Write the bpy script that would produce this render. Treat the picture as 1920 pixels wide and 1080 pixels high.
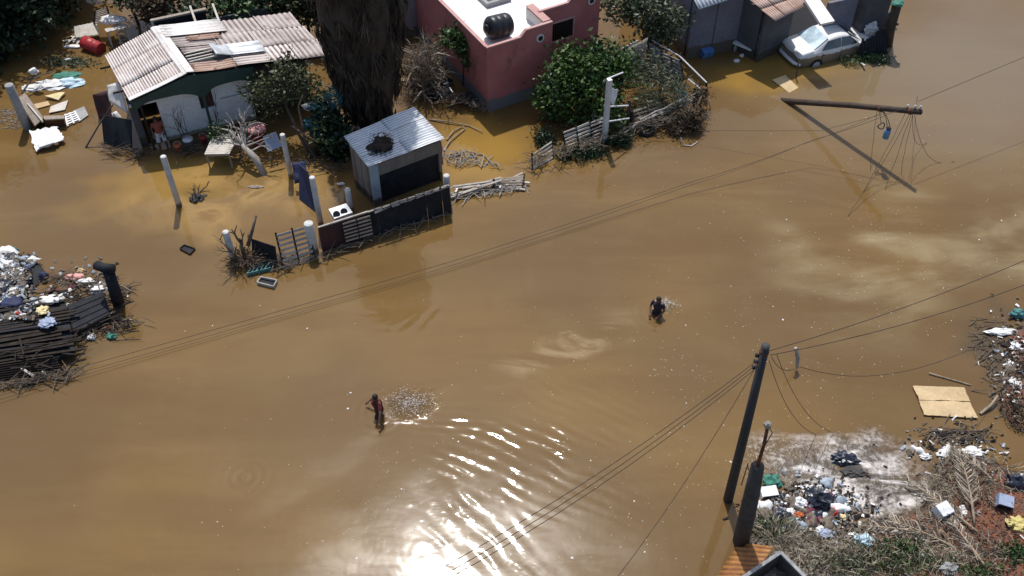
import bpy, bmesh, math, random
import numpy as np
from mathutils import Vector, Matrix, noise as mnoise
rnd = random.Random(7)
R = math.radians
for o in list(bpy.data.objects): bpy.data.objects.remove(o)
sc = bpy.context.scene
col = sc.collection

# ------------------------------------------------------------------ camera, sky, sun, exposure
FPX, PITCH, CAMH = 1850.0, R(46.4), 24.0
cd = bpy.data.cameras.new('camera'); cam = bpy.data.objects.new('camera', cd); col.objects.link(cam)
cam.location = (0, 0, CAMH); cam.rotation_euler = (R(90) - PITCH, 0, 0)
cd.sensor_width = 36; cd.lens = FPX / 1920 * 36; cd.clip_end = 3000; cd.clip_start = .1
sc.camera = cam
SUN_EL, SUN_AZ = R(62.4), R(-8.5)            # azimuth from +Y, negative = towards -X
w = bpy.data.worlds.new('World'); sc.world = w; w.use_nodes = True
wn = w.node_tree; wn.nodes.clear()
sky = wn.nodes.new('ShaderNodeTexSky'); sky.sky_type = 'NISHITA'; sky.sun_disc = False
sky.sun_elevation = SUN_EL; sky.sun_rotation = SUN_AZ; sky.dust_density = 2.2; sky.air_density = 1.1; sky.altitude = 10
bg = wn.nodes.new('ShaderNodeBackground'); bg.inputs[1].default_value = .14
wo = wn.nodes.new('ShaderNodeOutputWorld')
wn.links.new(sky.outputs[0], bg.inputs[0]); wn.links.new(bg.outputs[0], wo.inputs[0])
sd = bpy.data.lights.new('sun', 'SUN'); sd.energy = 4.4; sd.angle = R(.85); sd.color = (1, .965, .91)
sun = bpy.data.objects.new('sun', sd); col.objects.link(sun)
SDIR = Vector((math.sin(SUN_AZ) * math.cos(SUN_EL), math.cos(SUN_AZ) * math.cos(SUN_EL), math.sin(SUN_EL)))
sun.rotation_euler = SDIR.to_track_quat('Z', 'Y').to_euler(); sun.location = (0, 0, 60)
vs = sc.view_settings; vs.view_transform = 'Standard'; vs.look = 'None'; vs.exposure = -.06; vs.gamma = 1; vs.use_curve_mapping = False

FW = Vector((0, math.cos(PITCH), -math.sin(PITCH))); UPV = Vector((0, math.sin(PITCH), math.cos(PITCH)))
def G(px, py, z=0.0):
    "the place on the level z that stands at this point of the photograph"
    d = FW + Vector((1, 0, 0)) * ((px - 960) / FPX) - UPV * ((py - 540) / FPX)
    t = (z - CAMH) / d.z
    return Vector((0, 0, CAMH)) + d * t
def V(*a): return Vector(a)
AX = R(24.0)                                  # direction of the street
EU = V(math.cos(AX), math.sin(AX), 0); EV = V(-math.sin(AX), math.cos(AX), 0); EZ = V(0, 0, 1)

# ------------------------------------------------------------------ materials
MATS = {}
def nn(nt, t, **k):
    n = nt.nodes.new(t)
    for a, b in k.items(): setattr(n, a, b)
    return n
def ramp(nt, fac, stops):
    r = nn(nt, 'ShaderNodeValToRGB'); e = r.color_ramp.elements
    while len(e) > 1: e.remove(e[-1])
    e[0].position = stops[0][0]; e[0].color = (*stops[0][1], 1)
    for p, c in stops[1:]:
        x = e.new(p); x.color = (*c, 1)
    nt.links.new(fac, r.inputs[0]); return r.outputs[0]
def mixc(nt, fac, a, b, blend='MIX'):
    m = nn(nt, 'ShaderNodeMix', data_type='RGBA', blend_type=blend)
    for i, x in ((0, fac), (6, a), (7, b)):
        if isinstance(x, (int, float)): m.inputs[i].default_value = x
        elif isinstance(x, tuple): m.inputs[i].default_value = (*x, 1)
        else: nt.links.new(x, m.inputs[i])
    return m.outputs[2]
def mth(nt, op, a, b=None, c=None):
    m = nn(nt, 'ShaderNodeMath', operation=op)
    for i, x in enumerate((a, b, c)):
        if x is None: continue
        if isinstance(x, (int, float)): m.inputs[i].default_value = x
        else: nt.links.new(x, m.inputs[i])
    return m.outputs[0]
def noise(nt, vec, scale, detail=4, rough=.55, dist=0.0):
    n = nn(nt, 'ShaderNodeTexNoise'); n.inputs['Scale'].default_value = scale; n.inputs['Detail'].default_value = detail
    n.inputs['Roughness'].default_value = rough; n.inputs['Distortion'].default_value = dist
    if vec is not None: nt.links.new(vec, n.inputs['Vector'])
    return n
def mrange(nt, x, a, b, c=0.0, d=1.0, smooth=True):
    m = nn(nt, 'ShaderNodeMapRange'); m.interpolation_type = 'SMOOTHSTEP' if smooth else 'LINEAR'
    nt.links.new(x, m.inputs[0])
    for i, v in enumerate((a, b, c, d)): m.inputs[i + 1].default_value = v
    return m.outputs[0]
def mat(name, c1, c2=None, rough=.8, metal=0, scale=3.0, contrast=(.35, .7), bump=0.0, bscale=None, spec=.4, stretch=(1, 1, 1),
        dirt=None, fine=.25, flood=None, attr=None, alpha=None):
    if name in MATS: return MATS[name]
    m = bpy.data.materials.new(name); m.use_nodes = True; nt = m.node_tree; b = nt.nodes['Principled BSDF']
    pos = nn(nt, 'ShaderNodeNewGeometry').outputs['Position']
    mp = nn(nt, 'ShaderNodeMapping'); mp.inputs['Scale'].default_value = stretch; nt.links.new(pos, mp.inputs[0]); v = mp.outputs[0]
    if c2 is None: c2 = tuple(x * .7 for x in c1)
    n1 = noise(nt, v, scale, 5, .6)
    c = mixc(nt, mrange(nt, n1.outputs[0], *contrast), c1, c2)
    n2 = noise(nt, v, scale * 9, 3, .6)
    c = mixc(nt, mrange(nt, n2.outputs[0], .3, .7, 0, fine), c, tuple(x * .45 for x in c2))
    if dirt:
        n3 = noise(nt, pos, dirt[1], 5, .65, .6)
        c = mixc(nt, mrange(nt, n3.outputs[0], dirt[2], dirt[2] + .14), c, dirt[0])
    if attr:                                   # dirt plus shade put into the colour of a corrugated sheet's valleys
        a = nn(nt, 'ShaderNodeAttribute', attribute_name='crest').outputs['Fac']
        n4 = noise(nt, pos, 1.1, 3)
        f = mth(nt, 'MULTIPLY', mrange(nt, a, .1, .75, 1, 0), mrange(nt, n4.outputs[0], .3, .6, .35, .95))
        c = mixc(nt, f, c, attr)
    if flood:                                  # wet mud line left by the water
        sx = nn(nt, 'ShaderNodeSeparateXYZ'); nt.links.new(pos, sx.inputs[0])
        n5 = noise(nt, pos, 2.2, 4, .65)
        h = mth(nt, 'ADD', sx.outputs[2], mth(nt, 'MULTIPLY', mth(nt, 'SUBTRACT', n5.outputs[0], .5), .35))
        c = mixc(nt, mrange(nt, h, flood[1], flood[1] + .07, 1, 0), c, flood[0])
    nt.links.new(c, b.inputs['Base Color'])
    b.inputs['Roughness'].default_value = rough; b.inputs['Metallic'].default_value = metal; b.inputs['Specular IOR Level'].default_value = spec
    if bump:
        n6 = noise(nt, v, bscale or scale * 6, 5, .65); bp = nn(nt, 'ShaderNodeBump'); bp.inputs['Distance'].default_value = bump
        bp.inputs['Strength'].default_value = .8
        nt.links.new(n6.outputs[0], bp.inputs['Height']); nt.links.new(bp.outputs[0], b.inputs['Normal'])
    MATS[name] = m; return m
def leafmat(name, ca, cb, rough=.5, spec=.35):
    m = bpy.data.materials.new(name); m.use_nodes = True; nt = m.node_tree; b = nt.nodes['Principled BSDF']
    g = nn(nt, 'ShaderNodeNewGeometry')
    n = noise(nt, g.outputs['Position'], 1.6, 3)
    c = mixc(nt, mrange(nt, n.outputs[0], .35, .65), ca, cb)
    a = nn(nt, 'ShaderNodeAttribute', attribute_name='tint').outputs['Fac']
    c = mixc(nt, a, mixc(nt, .5, c, (.0, .0, .0)), c)
    nt.links.new(c, b.inputs['Base Color']); b.inputs['Roughness'].default_value = rough; b.inputs['Specular IOR Level'].default_value = spec
    b.inputs['Subsurface Weight'].default_value = 0
    MATS[name] = m; return m

M = {}
M['white_sheet'] = mat('white_sheet', (.74, .72, .70), (.6, .56, .53), .55, 0, 1.3, bump=.004, dirt=((.3, .24, .18), 2.3, .62))
M['roof_pale'] = mat('roof_pale', (.72, .66, .63), (.6, .52, .48), .7, 0, 1.2, dirt=((.42, .33, .28), 1.7, .6), attr=(.12, .09, .08))
M['roof_grey'] = mat('roof_grey', (.52, .46, .44), (.40, .34, .32), .75, 0, 1.0, dirt=((.24, .17, .14), 1.5, .55), attr=(.13, .10, .09))
M['roof_rust'] = mat('roof_rust', (.42, .27, .21), (.55, .40, .33), .8, 0, 2.0, dirt=((.2, .10, .06), 2.5, .55), attr=(.12, .07, .05))
M['roof_tile'] = mat('roof_tile', (.58, .44, .38), (.48, .32, .25), .8, 0, 2.0, attr=(.2, .1, .07))
M['roof_zinc'] = mat('roof_zinc', (.74, .76, .78), (.6, .63, .67), .38, .0, 2.0, spec=1.0, dirt=((.34, .27, .22), 1.6, .62), attr=(.3, .32, .34))
M['white_wall'] = mat('white_wall', (.80, .81, .83), (.70, .71, .73), .85, 0, .9, bump=.006, flood=((.30, .26, .2), .12), dirt=((.42, .40, .36), 1.4, .62))
M['green_board'] = mat('green_board', (.02, .055, .05), (.03, .07, .06), .6, 0, 3)
M['dark_wood'] = mat('dark_wood', (.024, .02, .018), (.045, .035, .028), .9, 0, 4, spec=.15, stretch=(1, 1, 4), bump=.004)
M['black_sheet'] = mat('black_sheet', (.014, .016, .021), (.024, .027, .033), .7, 0, 3, spec=.2, bump=.01, dirt=((.07, .06, .05), 2.5, .62))
M['maroon'] = mat('maroon', (.07, .022, .022), (.045, .02, .02), .7, 0, 2.5, dirt=((.1, .07, .05), 3, .6))
M['old_wood'] = mat('old_wood', (.34, .29, .24), (.24, .19, .15), .85, 0, 3, stretch=(4, 4, 1), bump=.004)
M['grey_wood'] = mat('grey_wood', (.42, .39, .36), (.28, .25, .22), .85, 0, 4, bump=.004)
M['pale_wood'] = mat('pale_wood', (.62, .58, .52), (.48, .43, .37), .8, 0, 3, bump=.003)
M['tan_board'] = mat('tan_board', (.56, .42, .24), (.47, .34, .19), .8, 0, 1.4, bump=.004, dirt=((.33, .26, .17), 2.2, .62))
M['brown_wood'] = mat('brown_wood', (.13, .06, .03), (.08, .035, .02), .55, 0, 3, bump=.002)
M['branch'] = mat('branch', (.19, .15, .11), (.1, .075, .055), .9, 0, 6, bump=.01)
M['bark'] = mat('bark', (.11, .08, .06), (.06, .045, .035), .9, 0, 5, bump=.015)
M['dry_stick'] = mat('dry_stick', (.36, .29, .21), (.22, .17, .12), .9, 0, 5)
M['concrete_post'] = mat('concrete_post', (.62, .61, .59), (.47, .46, .44), .85, 0, 3, bump=.006, flood=((.2, .15, .10), .18), dirt=((.3, .28, .25), 3, .64))
M['grey_concrete'] = mat('grey_concrete', (.36, .36, .36), (.26, .26, .26), .9, 0, 3, bump=.01, dirt=((.15, .14, .12), 2.4, .6))
M['dark_concrete'] = mat('dark_concrete', (.075, .07, .068), (.045, .042, .04), .9, 0, 3, bump=.02, dirt=((.12, .11, .10), 3, .62))
M['pink_wall'] = mat('pink_wall', (.45, .165, .155), (.37, .125, .12), .9, 0, .7, fine=.1, bump=.004, flood=((.16, .15, .155), .52), dirt=((.25, .10, .095), .8, .56))
M['pink_coping'] = mat('pink_coping', (.46, .25, .23), (.52, .33, .3), .8, 0, 2)
M['roof_white'] = mat('roof_white', (.82, .81, .79), (.76, .75, .73), .75, 0, .7, fine=.05, dirt=((.66, .64, .60), 1.1, .63))
M['inner_white'] = mat('inner_white', (.7, .68, .66), (.6, .58, .56), .85, 0, 1.2, dirt=((.45, .4, .38), 1.5, .6))
M['black_plastic'] = mat('black_plastic', (.012, .014, .017), (.018, .02, .024), .38, 0, 2, fine=.1)
M['blue_grey_wall'] = mat('blue_grey_wall', (.19, .19, .24), (.15, .15, .19), .9, 0, .8, bump=.006, flood=((.10, .08, .065), .5), dirt=((.11, .11, .13), 1.2, .6))
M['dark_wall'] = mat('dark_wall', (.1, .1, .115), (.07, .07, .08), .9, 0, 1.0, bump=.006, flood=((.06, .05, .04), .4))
M['shed_board'] = mat('shed_board', (.24, .2, .17), (.16, .135, .115), .85, 0, 2.0, stretch=(1, 1, .3), bump=.004, flood=((.06, .045, .035), .35))
M['shed_trim'] = mat('shed_trim', (.36, .43, .48), (.28, .34, .39), .8, 0, 2.0, flood=((.1, .08, .06), .25))
M['steel'] = mat('steel', (.5, .52, .56), (.4, .42, .46), .45, .3, 3)
M['white_steel'] = mat('white_steel', (.72, .73, .75), (.6, .6, .6), .5, 0, 3, dirt=((.35, .25, .18), 4, .62))
M['car_paint'] = mat('car_paint', (.74, .74, .73), (.68, .68, .67), .35, .0, 1.2, spec=.6, fine=.06, flood=((.2, .165, .12), .42), dirt=((.42, .38, .33), 1.6, .64))
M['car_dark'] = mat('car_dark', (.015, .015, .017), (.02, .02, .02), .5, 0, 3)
M['rubber'] = mat('rubber', (.012, .012, .012), (.03, .028, .025), .85, 0, 5)
M['lamp'] = mat('lamp', (.5, .5, .5), (.4, .4, .4), .15, 0, 5, spec=.8)
M['red_paint'] = mat('red_paint', (.42, .03, .035), (.30, .025, .03), .45, 0, 3, dirt=((.24, .08, .06), 3, .6))
M['red_tub'] = mat('red_tub', (.30, .03, .03), (.22, .03, .025), .5, 0, 3)
M['pink_cloth'] = mat('pink_cloth', (.72, .36, .32), (.6, .3, .27), .8, 0, 5)
M['orange'] = mat('orange', (.5, .12, .03), (.4, .09, .03), .5, 0, 4)
M['blue_plastic'] = mat('blue_plastic', (.10, .24, .55), (.08, .19, .44), .45, 0, 3)
M['navy'] = mat('navy', (.02, .03, .09), (.015, .02, .06), .7, 0, 4, bump=.01)
M['blue_grey'] = mat('blue_grey', (.32, .38, .52), (.27, .32, .44), .6, 0, 3)
M['blue_can'] = mat('blue_can', (.14, .32, .55), (.1, .24, .45), .35, .2, 3)
M['teal'] = mat('teal', (.06, .2, .2), (.04, .14, .15), .6, 0, 4, bump=.01)
M['teal_net'] = mat('teal_net', (.07, .23, .25), (.04, .12, .13), .7, 0, 5)
M['pale_blue'] = mat('pale_blue', (.5, .66, .74), (.42, .56, .66), .55, 0, 4, bump=.01)
M['white_cloth'] = mat('white_cloth', (.78, .78, .77), (.62, .6, .58), .8, 0, 4, bump=.01, dirt=((.4, .34, .27), 4, .62))
M['white_plastic'] = mat('white_plastic', (.78, .79, .8), (.7, .7, .7), .4, 0, 4, dirt=((.45, .4, .33), 4, .66))
M['cream_foam'] = mat('cream_foam', (.72, .6, .33), (.62, .5, .27), .8, 0, 3, dirt=((.4, .3, .16), 4, .62))
M['black_bag'] = mat('black_bag', (.012, .016, .03), (.02, .025, .04), .3, 0, 3, bump=.02, bscale=9, spec=.7)
M['red_rag'] = mat('red_rag', (.5, .035, .035), (.35, .03, .03), .8, 0, 7)
M['yellow_bag'] = mat('yellow_bag', (.62, .52, .18), (.5, .42, .16), .6, 0, 5, bump=.02)
M['green_rag'] = mat('green_rag', (.05, .22, .16), (.03, .13, .10), .7, 0, 6)
M['maroon_rag'] = mat('maroon_rag', (.15, .03, .05), (.1, .03, .04), .85, 0, 6)
M['wire'] = mat('wire', (.03, .022, .018), (.045, .035, .03), .7, 0, 5)
M['pole_wood'] = mat('pole_wood', (.085, .06, .045), (.05, .036, .028), .9, 0, 4, stretch=(1, 1, .25), bump=.01)
M['pole_dark'] = mat('pole_dark', (.055, .056, .06), (.035, .035, .038), .85, 0, 4, stretch=(1, 1, .25), bump=.01)
M['rust'] = mat('rust', (.16, .06, .03), (.09, .035, .02), .9, 0, 7, bump=.01)
M['reflection_orange'] = mat('reflection_orange', (.42, .2, .06), (.3, .12, .035), .6, 0, 2.4, attr=(.16, .07, .03))  # orange of the water's reflection put into a sheet colour
M['skin'] = mat('skin', (.17, .085, .055), (.14, .07, .045), .55, 0, 6, fine=.05)
M['hair'] = mat('hair', (.01, .008, .007), (.015, .012, .01), .6, 0, 9)
M['red_shirt'] = mat('red_shirt', (.13, .02, .02), (.09, .015, .016), .8, 0, 6)
M['dark_shirt'] = mat('dark_shirt', (.02, .016, .028), (.03, .02, .035), .8, 0, 6)
M['brick_shirt'] = mat('brick_shirt', (.3, .075, .055), (.24, .06, .045), .8, 0, 6)
M['pale_shorts'] = mat('pale_shorts', (.6, .62, .66), (.5, .5, .52), .8, 0, 6)
M['dark_shorts'] = mat('dark_shorts', (.03, .025, .025), (.02, .02, .02), .8, 0, 6)
M['frond'] = mat('frond', (.52, .45, .37), (.36, .30, .23), .85, 0, 5, fine=.4)
M['skirt'] = mat('skirt', (.085, .066, .05), (.04, .031, .025), .9, 0, 2.2, stretch=(2, 2, .4), fine=.5)
M['foam_white'] = mat('foam_white', (.8, .8, .8), (.7, .7, .68), .35, 0, 9)
M['speck'] = mat('speck', (.62, .55, .42), (.42, .36, .27), .6, 0, 20)
M['mud_scrap'] = mat('mud_scrap', (.19, .155, .12), (.08, .066, .052), .8, 0, 9)
M['blue_scrap'] = mat('blue_scrap', (.36, .42, .48), (.2, .24, .3), .6, 0, 7)
L = {}
L['dark'] = leafmat('leaf_dark', (.018, .04, .02), (.03, .06, .022))
L['mid'] = leafmat('leaf_mid', (.045, .09, .03), (.07, .13, .035))
L['citrus'] = leafmat('leaf_citrus', (.032, .08, .022), (.085, .15, .03), .45, .3)
L['grey'] = leafmat('leaf_grey', (.09, .12, .065), (.12, .13, .075))
L['olive'] = leafmat('leaf_olive', (.07, .085, .035), (.11, .115, .05))
L['straw'] = leafmat('leaf_straw', (.46, .40, .31), (.32, .27, .2), .85, .2)
L['brown'] = leafmat('leaf_brown', (.10, .07, .045), (.16, .12, .08), .9, .2)
L['skirt'] = leafmat('leaf_skirt', (.13, .105, .08), (.06, .047, .038), .9, .15)
L['palm'] = leafmat('leaf_palm', (.05, .09, .03), (.08, .12, .04))

def glass(name, c, rough=.06):
    m = bpy.data.materials.new(name); m.use_nodes = True; nt = m.node_tree; b = nt.nodes['Principled BSDF']
    n = noise(nt, nn(nt, 'ShaderNodeNewGeometry').outputs['Position'], 2.2, 4)
    nt.links.new(mixc(nt, mrange(nt, n.outputs[0], .4, .65), c, tuple(x * 1.6 + .02 for x in c)), b.inputs['Base Color'])
    b.inputs['Roughness'].default_value = rough; b.inputs['Specular IOR Level'].default_value = 1.0; b.inputs['Coat Weight'].default_value = .6
    b.inputs['Coat Roughness'].default_value = .03
    return m
M['glass'] = glass('glass', (.02, .025, .03)); M['glass_sky_glare'] = glass('glass_sky_glare', (.33, .44, .52), .2)  # car's rear glass: bright sky reflection and dust put into the base colour

# ------------------------------------------------------------------ mesh collector
def frame(d):
    d = d.normalized(); a = V(0, 0, 1) if abs(d.z) < .95 else V(1, 0, 0)
    x = d.cross(a).normalized(); return x, x.cross(d).normalized(), d
class MB:
    def __init__(s): s.v = []; s.f = []; s.crest = None
    def add(s, vs_, fs): b = len(s.v); s.v += [Vector(x) for x in vs_]; s.f += [tuple(i + b for i in f) for f in fs]; return s
    def hexa(s, p): return s.add(p, [(0, 3, 2, 1), (4, 5, 6, 7), (0, 1, 5, 4), (1, 2, 6, 5), (2, 3, 7, 6), (3, 0, 4, 7)])
    def box(s, c, sz, rz=0, rx=0, ry=0):
        m = (Matrix.Rotation(rz, 3, 'Z') @ Matrix.Rotation(ry, 3, 'Y') @ Matrix.Rotation(rx, 3, 'X')); x, y, z = (k / 2 for k in sz); c = Vector(c)
        return s.hexa([c + m @ V(*q) for q in ((-x, -y, -z), (x, -y, -z), (x, y, -z), (-x, y, -z), (-x, -y, z), (x, -y, z), (x, y, z), (-x, y, z))])
    def beam(s, a, b, wd, ht):
        a = Vector(a); b = Vector(b); d = (b - a).normalized(); up = EZ if abs(d.z) < .9 else EV
        x = d.cross(up).normalized() * wd / 2; y = x.cross(d).normalized() * ht / 2
        return s.hexa([a - x - y, a + x - y, a + x + y, a - x + y, b - x - y, b + x - y, b + x + y, b - x + y])
    def slab(s, q, t, n=None):
        q = [Vector(x) for x in q]; n = (n or (q[1] - q[0]).cross(q[3] - q[0])).normalized() * t
        return s.hexa([x - n * .5 for x in q] + [x + n * .5 for x in q])
    def tube(s, pts, rads, n=8, cap=True, jag=0):
        pts = [Vector(p) for p in pts]
        if isinstance(rads, (int, float)): rads = [rads] * len(pts)
        b = len(s.v); px = None
        for i, p in enumerate(pts):
            d = (pts[min(i + 1, len(pts) - 1)] - pts[max(i - 1, 0)])
            x, y, _ = frame(d)
            if px is not None:
                x = (px - d.normalized() * px.dot(d.normalized())).normalized(); y = x.cross(d.normalized()).normalized()
            px = x
            for k in range(n):
                a = 2 * math.pi * k / n; r = rads[i] * (1 + (rnd.uniform(-jag, jag) if jag else 0))
                s.v.append(p + x * math.cos(a) * r + y * math.sin(a) * r)
        for i in range(len(pts) - 1):
            for k in range(n):
                k2 = (k + 1) % n; s.f.append((b + i * n + k, b + i * n + k2, b + (i + 1) * n + k2, b + (i + 1) * n + k))
        if cap:
            s.f.append(tuple(b + k for k in range(n))[::-1]); e = b + (len(pts) - 1) * n; s.f.append(tuple(e + k for k in range(n)))
        return s
    def lathe(s, c, prof, n=20, axis=EZ, cap=True):
        return s.tube([Vector(c) + Vector(axis) * h for r, h in prof], [max(r, .001) for r, h in prof], n, cap)
    def blob(s, c, r, seed=0, amp=.25, sub=2, freq=1.6, flat=None):
        bm = bmesh.new(); bmesh.ops.create_icosphere(bm, subdivisions=sub, radius=1)
        c = Vector(c); vs_ = []
        for v in bm.verts:
            k = 1 + amp * mnoise.noise(v.co * freq + V(seed * 3.1, seed * 1.7, seed)) + amp * .5 * mnoise.noise(v.co * freq * 2.7 + V(seed, seed * 2.3, 5))
            p = v.co * k; p = V(p.x * r[0], p.y * r[1], p.z * r[2])
            if flat is not None and p.z < flat: p.z = flat
            vs_.append(c + p)
        fs = [tuple(v.index for v in f.verts) for f in bm.faces]; bm.free(); return s.add(vs_, fs)
    def corr(s, q, nw, amp, nv=3, jag=0.0, sag=0.0, warp=0.0):
        "corrugated sheet over q0 q1 q2 q3; the waves run from edge q0q1 to edge q3q2"
        q = [Vector(x) for x in q]; n = (q[1] - q[0]).cross(q[3] - q[0]).normalized(); nu = nw * 6; b = len(s.v)
        if n.z < 0: n = -n
        if s.crest is None: s.crest = []
        for j in range(nv + 1):
            for i in range(nu + 1):
                u = i / nu; t = j / nv
                if jag and j in (0, nv): t += rnd.uniform(-jag, jag)
                p = (q[0] * (1 - u) + q[1] * u) * (1 - t) + (q[3] * (1 - u) + q[2] * u) * t
                c = math.cos(u * nw * 2 * math.pi)
                p = p + n * (amp * c - sag * math.sin(math.pi * min(max(t, 0), 1)) + warp * mnoise.noise(p * .9))
                s.v.append(p); s.crest.append(.5 + .5 * c)
        for j in range(nv):
            for i in range(nu):
                a = b + j * (nu + 1) + i; s.f.append((a, a + 1, a + nu + 2, a + nu + 1))
        return s
    def cloth(s, q, nx=10, ny=10, amp=.06, seed=0, freq=2.5, ragged=.0, droop=0.0):
        "crumpled sheet of cloth or plastic over a quad"
        q = [Vector(x) for x in q]; n = (q[1] - q[0]).cross(q[3] - q[0]).normalized(); b = len(s.v)
        if n.z < 0: n = -n
        for j in range(ny + 1):
            for i in range(nx + 1):
                u, t = i / nx, j / ny
                if ragged:
                    if i in (0, nx): u += rnd.uniform(-ragged, ragged)
                    if j in (0, ny): t += rnd.uniform(-ragged, ragged)
                p = (q[0] * (1 - u) + q[1] * u) * (1 - t) + (q[3] * (1 - u) + q[2] * u) * t
                k = mnoise.noise(p * freq + V(seed * 7.3, 0, seed)) + .5 * mnoise.noise(p * freq * 2.3 + V(seed, 3, 0))
                s.v.append(p + n * (amp * k - droop * (4 * ((u - .5) ** 2 + (t - .5) ** 2)) ** 1.0))
        for j in range(ny):
            for i in range(nx):
                a = b + j * (nx + 1) + i; s.f.append((a, a + 1, a + nx + 2, a + nx + 1))
        return s
    def build(s, name, m, parent=None, smooth=False, solid=0.0, loc=None, tint=None):
        me = bpy.data.meshes.new(name)
        root = parent
        while root is not None and root.parent is not None: root = root.parent
        if root is not None: off = root.location.copy()
        elif loc is not None: off = Vector(loc)
        else:
            a = np.array([tuple(v) for v in s.v]); off = V((a[:, 0].min() + a[:, 0].max()) / 2, (a[:, 1].min() + a[:, 1].max()) / 2, a[:, 2].min())
        me.from_pydata([tuple(v - off) for v in s.v], [], s.f)
        if s.crest:
            at = me.attributes.new('crest', 'FLOAT', 'POINT'); cr = s.crest + [1.0] * (len(s.v) - len(s.crest)); at.data.foreach_set('value', cr)
        if smooth: me.polygons.foreach_set('use_smooth', [True] * len(me.polygons))
        me.materials.append(m); me.update()
        o = bpy.data.objects.new(name, me); col.objects.link(o)
        if parent is None: o.location = off
        else: o.parent = parent
        if solid:
            k = o.modifiers.new('thickness', 'SOLIDIFY'); k.thickness = solid; k.offset = 0
        return o
def tag(o, label, cat, group=None):
    o['label'] = label; o['category'] = cat
    if group: o['group'] = group
    return o
def thing(name, label, cat, loc, group=None):
    o = bpy.data.objects.new(name, None); col.objects.link(o); o.location = loc; o.empty_display_size = .2
    bpy.context.view_layer.update()
    return tag(o, label, cat, group)
def structure(o): o['kind'] = 'structure'; return o
def stuff(o, label=None, cat=None):
    o['kind'] = 'stuff'
    if label: o['label'] = label; o['category'] = cat
    return o
def leafmesh(name, P_, size, m, parent=None, aspect=.5, up=0.0, seed=1, loc=None, droop=0.0):
    "many leaf-shaped faces at the points P_ (numpy n x 3)"
    g = np.random.default_rng(seed); n = len(P_)
    d = g.normal(size=(n, 3)); d[:, 2] = d[:, 2] * .7 + up - droop; d /= np.linalg.norm(d, axis=1)[:, None]
    e = g.normal(size=(n, 3)); e -= d * (e * d).sum(1)[:, None]; e /= np.linalg.norm(e, axis=1)[:, None]
    s = size * g.uniform(.6, 1.35, n)[:, None]
    nrm = np.cross(d, e)
    a = P_; b = P_ + d * s * .5 + e * s * aspect * .5 + nrm * s * .08; c = P_ + d * s; f = P_ + d * s * .5 - e * s * aspect * .5 + nrm * s * .08
    vv = np.stack([a, b, c, f], 1).reshape(-1, 3)
    root = parent
    while root is not None and root.parent is not None: root = root.parent
    off = np.array(root.location if root is not None else (loc if loc is not None else P_.mean(0)))
    me = bpy.data.meshes.new(name); me.vertices.add(4 * n); me.vertices.foreach_set('co', (vv - off).ravel())
    me.loops.add(4 * n); me.loops.foreach_set('vertex_index', np.arange(4 * n)); me.polygons.add(n)
    me.polygons.foreach_set('loop_start', np.arange(0, 4 * n, 4))
    at = me.attributes.new('tint', 'FLOAT', 'POINT'); at.data.foreach_set('value', np.repeat(g.uniform(0, 1, n), 4))
    me.materials.append(m); me.update(calc_edges=True); me.validate()
    o = bpy.data.objects.new(name, me); col.objects.link(o)
    if parent is not None: o.parent = parent
    else: o.location = off
    return o
def clumps(centres, n, sub, rs, seed):
    "points in many small clumps spread over several ellipsoids [(c, (rx,ry,rz)), ...]"
    g = np.random.default_rng(seed); out = []
    vol = np.array([r[0] * r[1] * r[2] for c, r in centres]) ** .8; vol = vol / vol.sum()
    for (c, r), k in zip(centres, vol):
        m = max(3, int(n * k / sub))
        d = g.normal(size=(m, 3)); d /= np.linalg.norm(d, axis=1)[:, None]; rad = g.uniform(.25, 1, m) ** .45
        cc = np.array(c) + d * rad[:, None] * np.array(r)
        pts = cc.repeat(sub, 0) + g.normal(size=(m * sub, 3)) * rs * g.uniform(.5, 1.3, m).repeat(sub)[:, None]
        out.append(pts)
    return np.concatenate(out)
def sagline(a, b, sag, n=14, jit=0):
    a = Vector(a); b = Vector(b); out = []
    for i in range(n + 1):
        t = i / n; p = a.lerp(b, t); p.z -= sag * 4 * t * (1 - t)
        if jit and 0 < i < n: p += V(rnd.uniform(-jit, jit), rnd.uniform(-jit, jit), rnd.uniform(-jit, jit))
        out.append(p)
    return out
def branchy(mb, a, d, ln, r, depth, spread=.6, gravity=0.0):
    d = d.normalized(); pts = [a]; p = a
    for i in range(3):
        d = (d + V(rnd.uniform(-1, 1), rnd.uniform(-1, 1), rnd.uniform(-1, 1)) * .18 - EZ * gravity).normalized(); p = p + d * ln / 3; pts.append(p)
    mb.tube(pts, [r, r * .85, r * .7, r * .5], 5 if depth else 4)
    if depth:
        for k in range(rnd.randint(2, 3)):
            nd = (d + V(rnd.uniform(-1, 1), rnd.uniform(-1, 1), rnd.uniform(-.5, .9)) * spread).normalized()
            branchy(mb, pts[rnd.choice((2, 3))], nd, ln * rnd.uniform(.55, .8), r * .55, depth - 1, spread, gravity)

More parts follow.
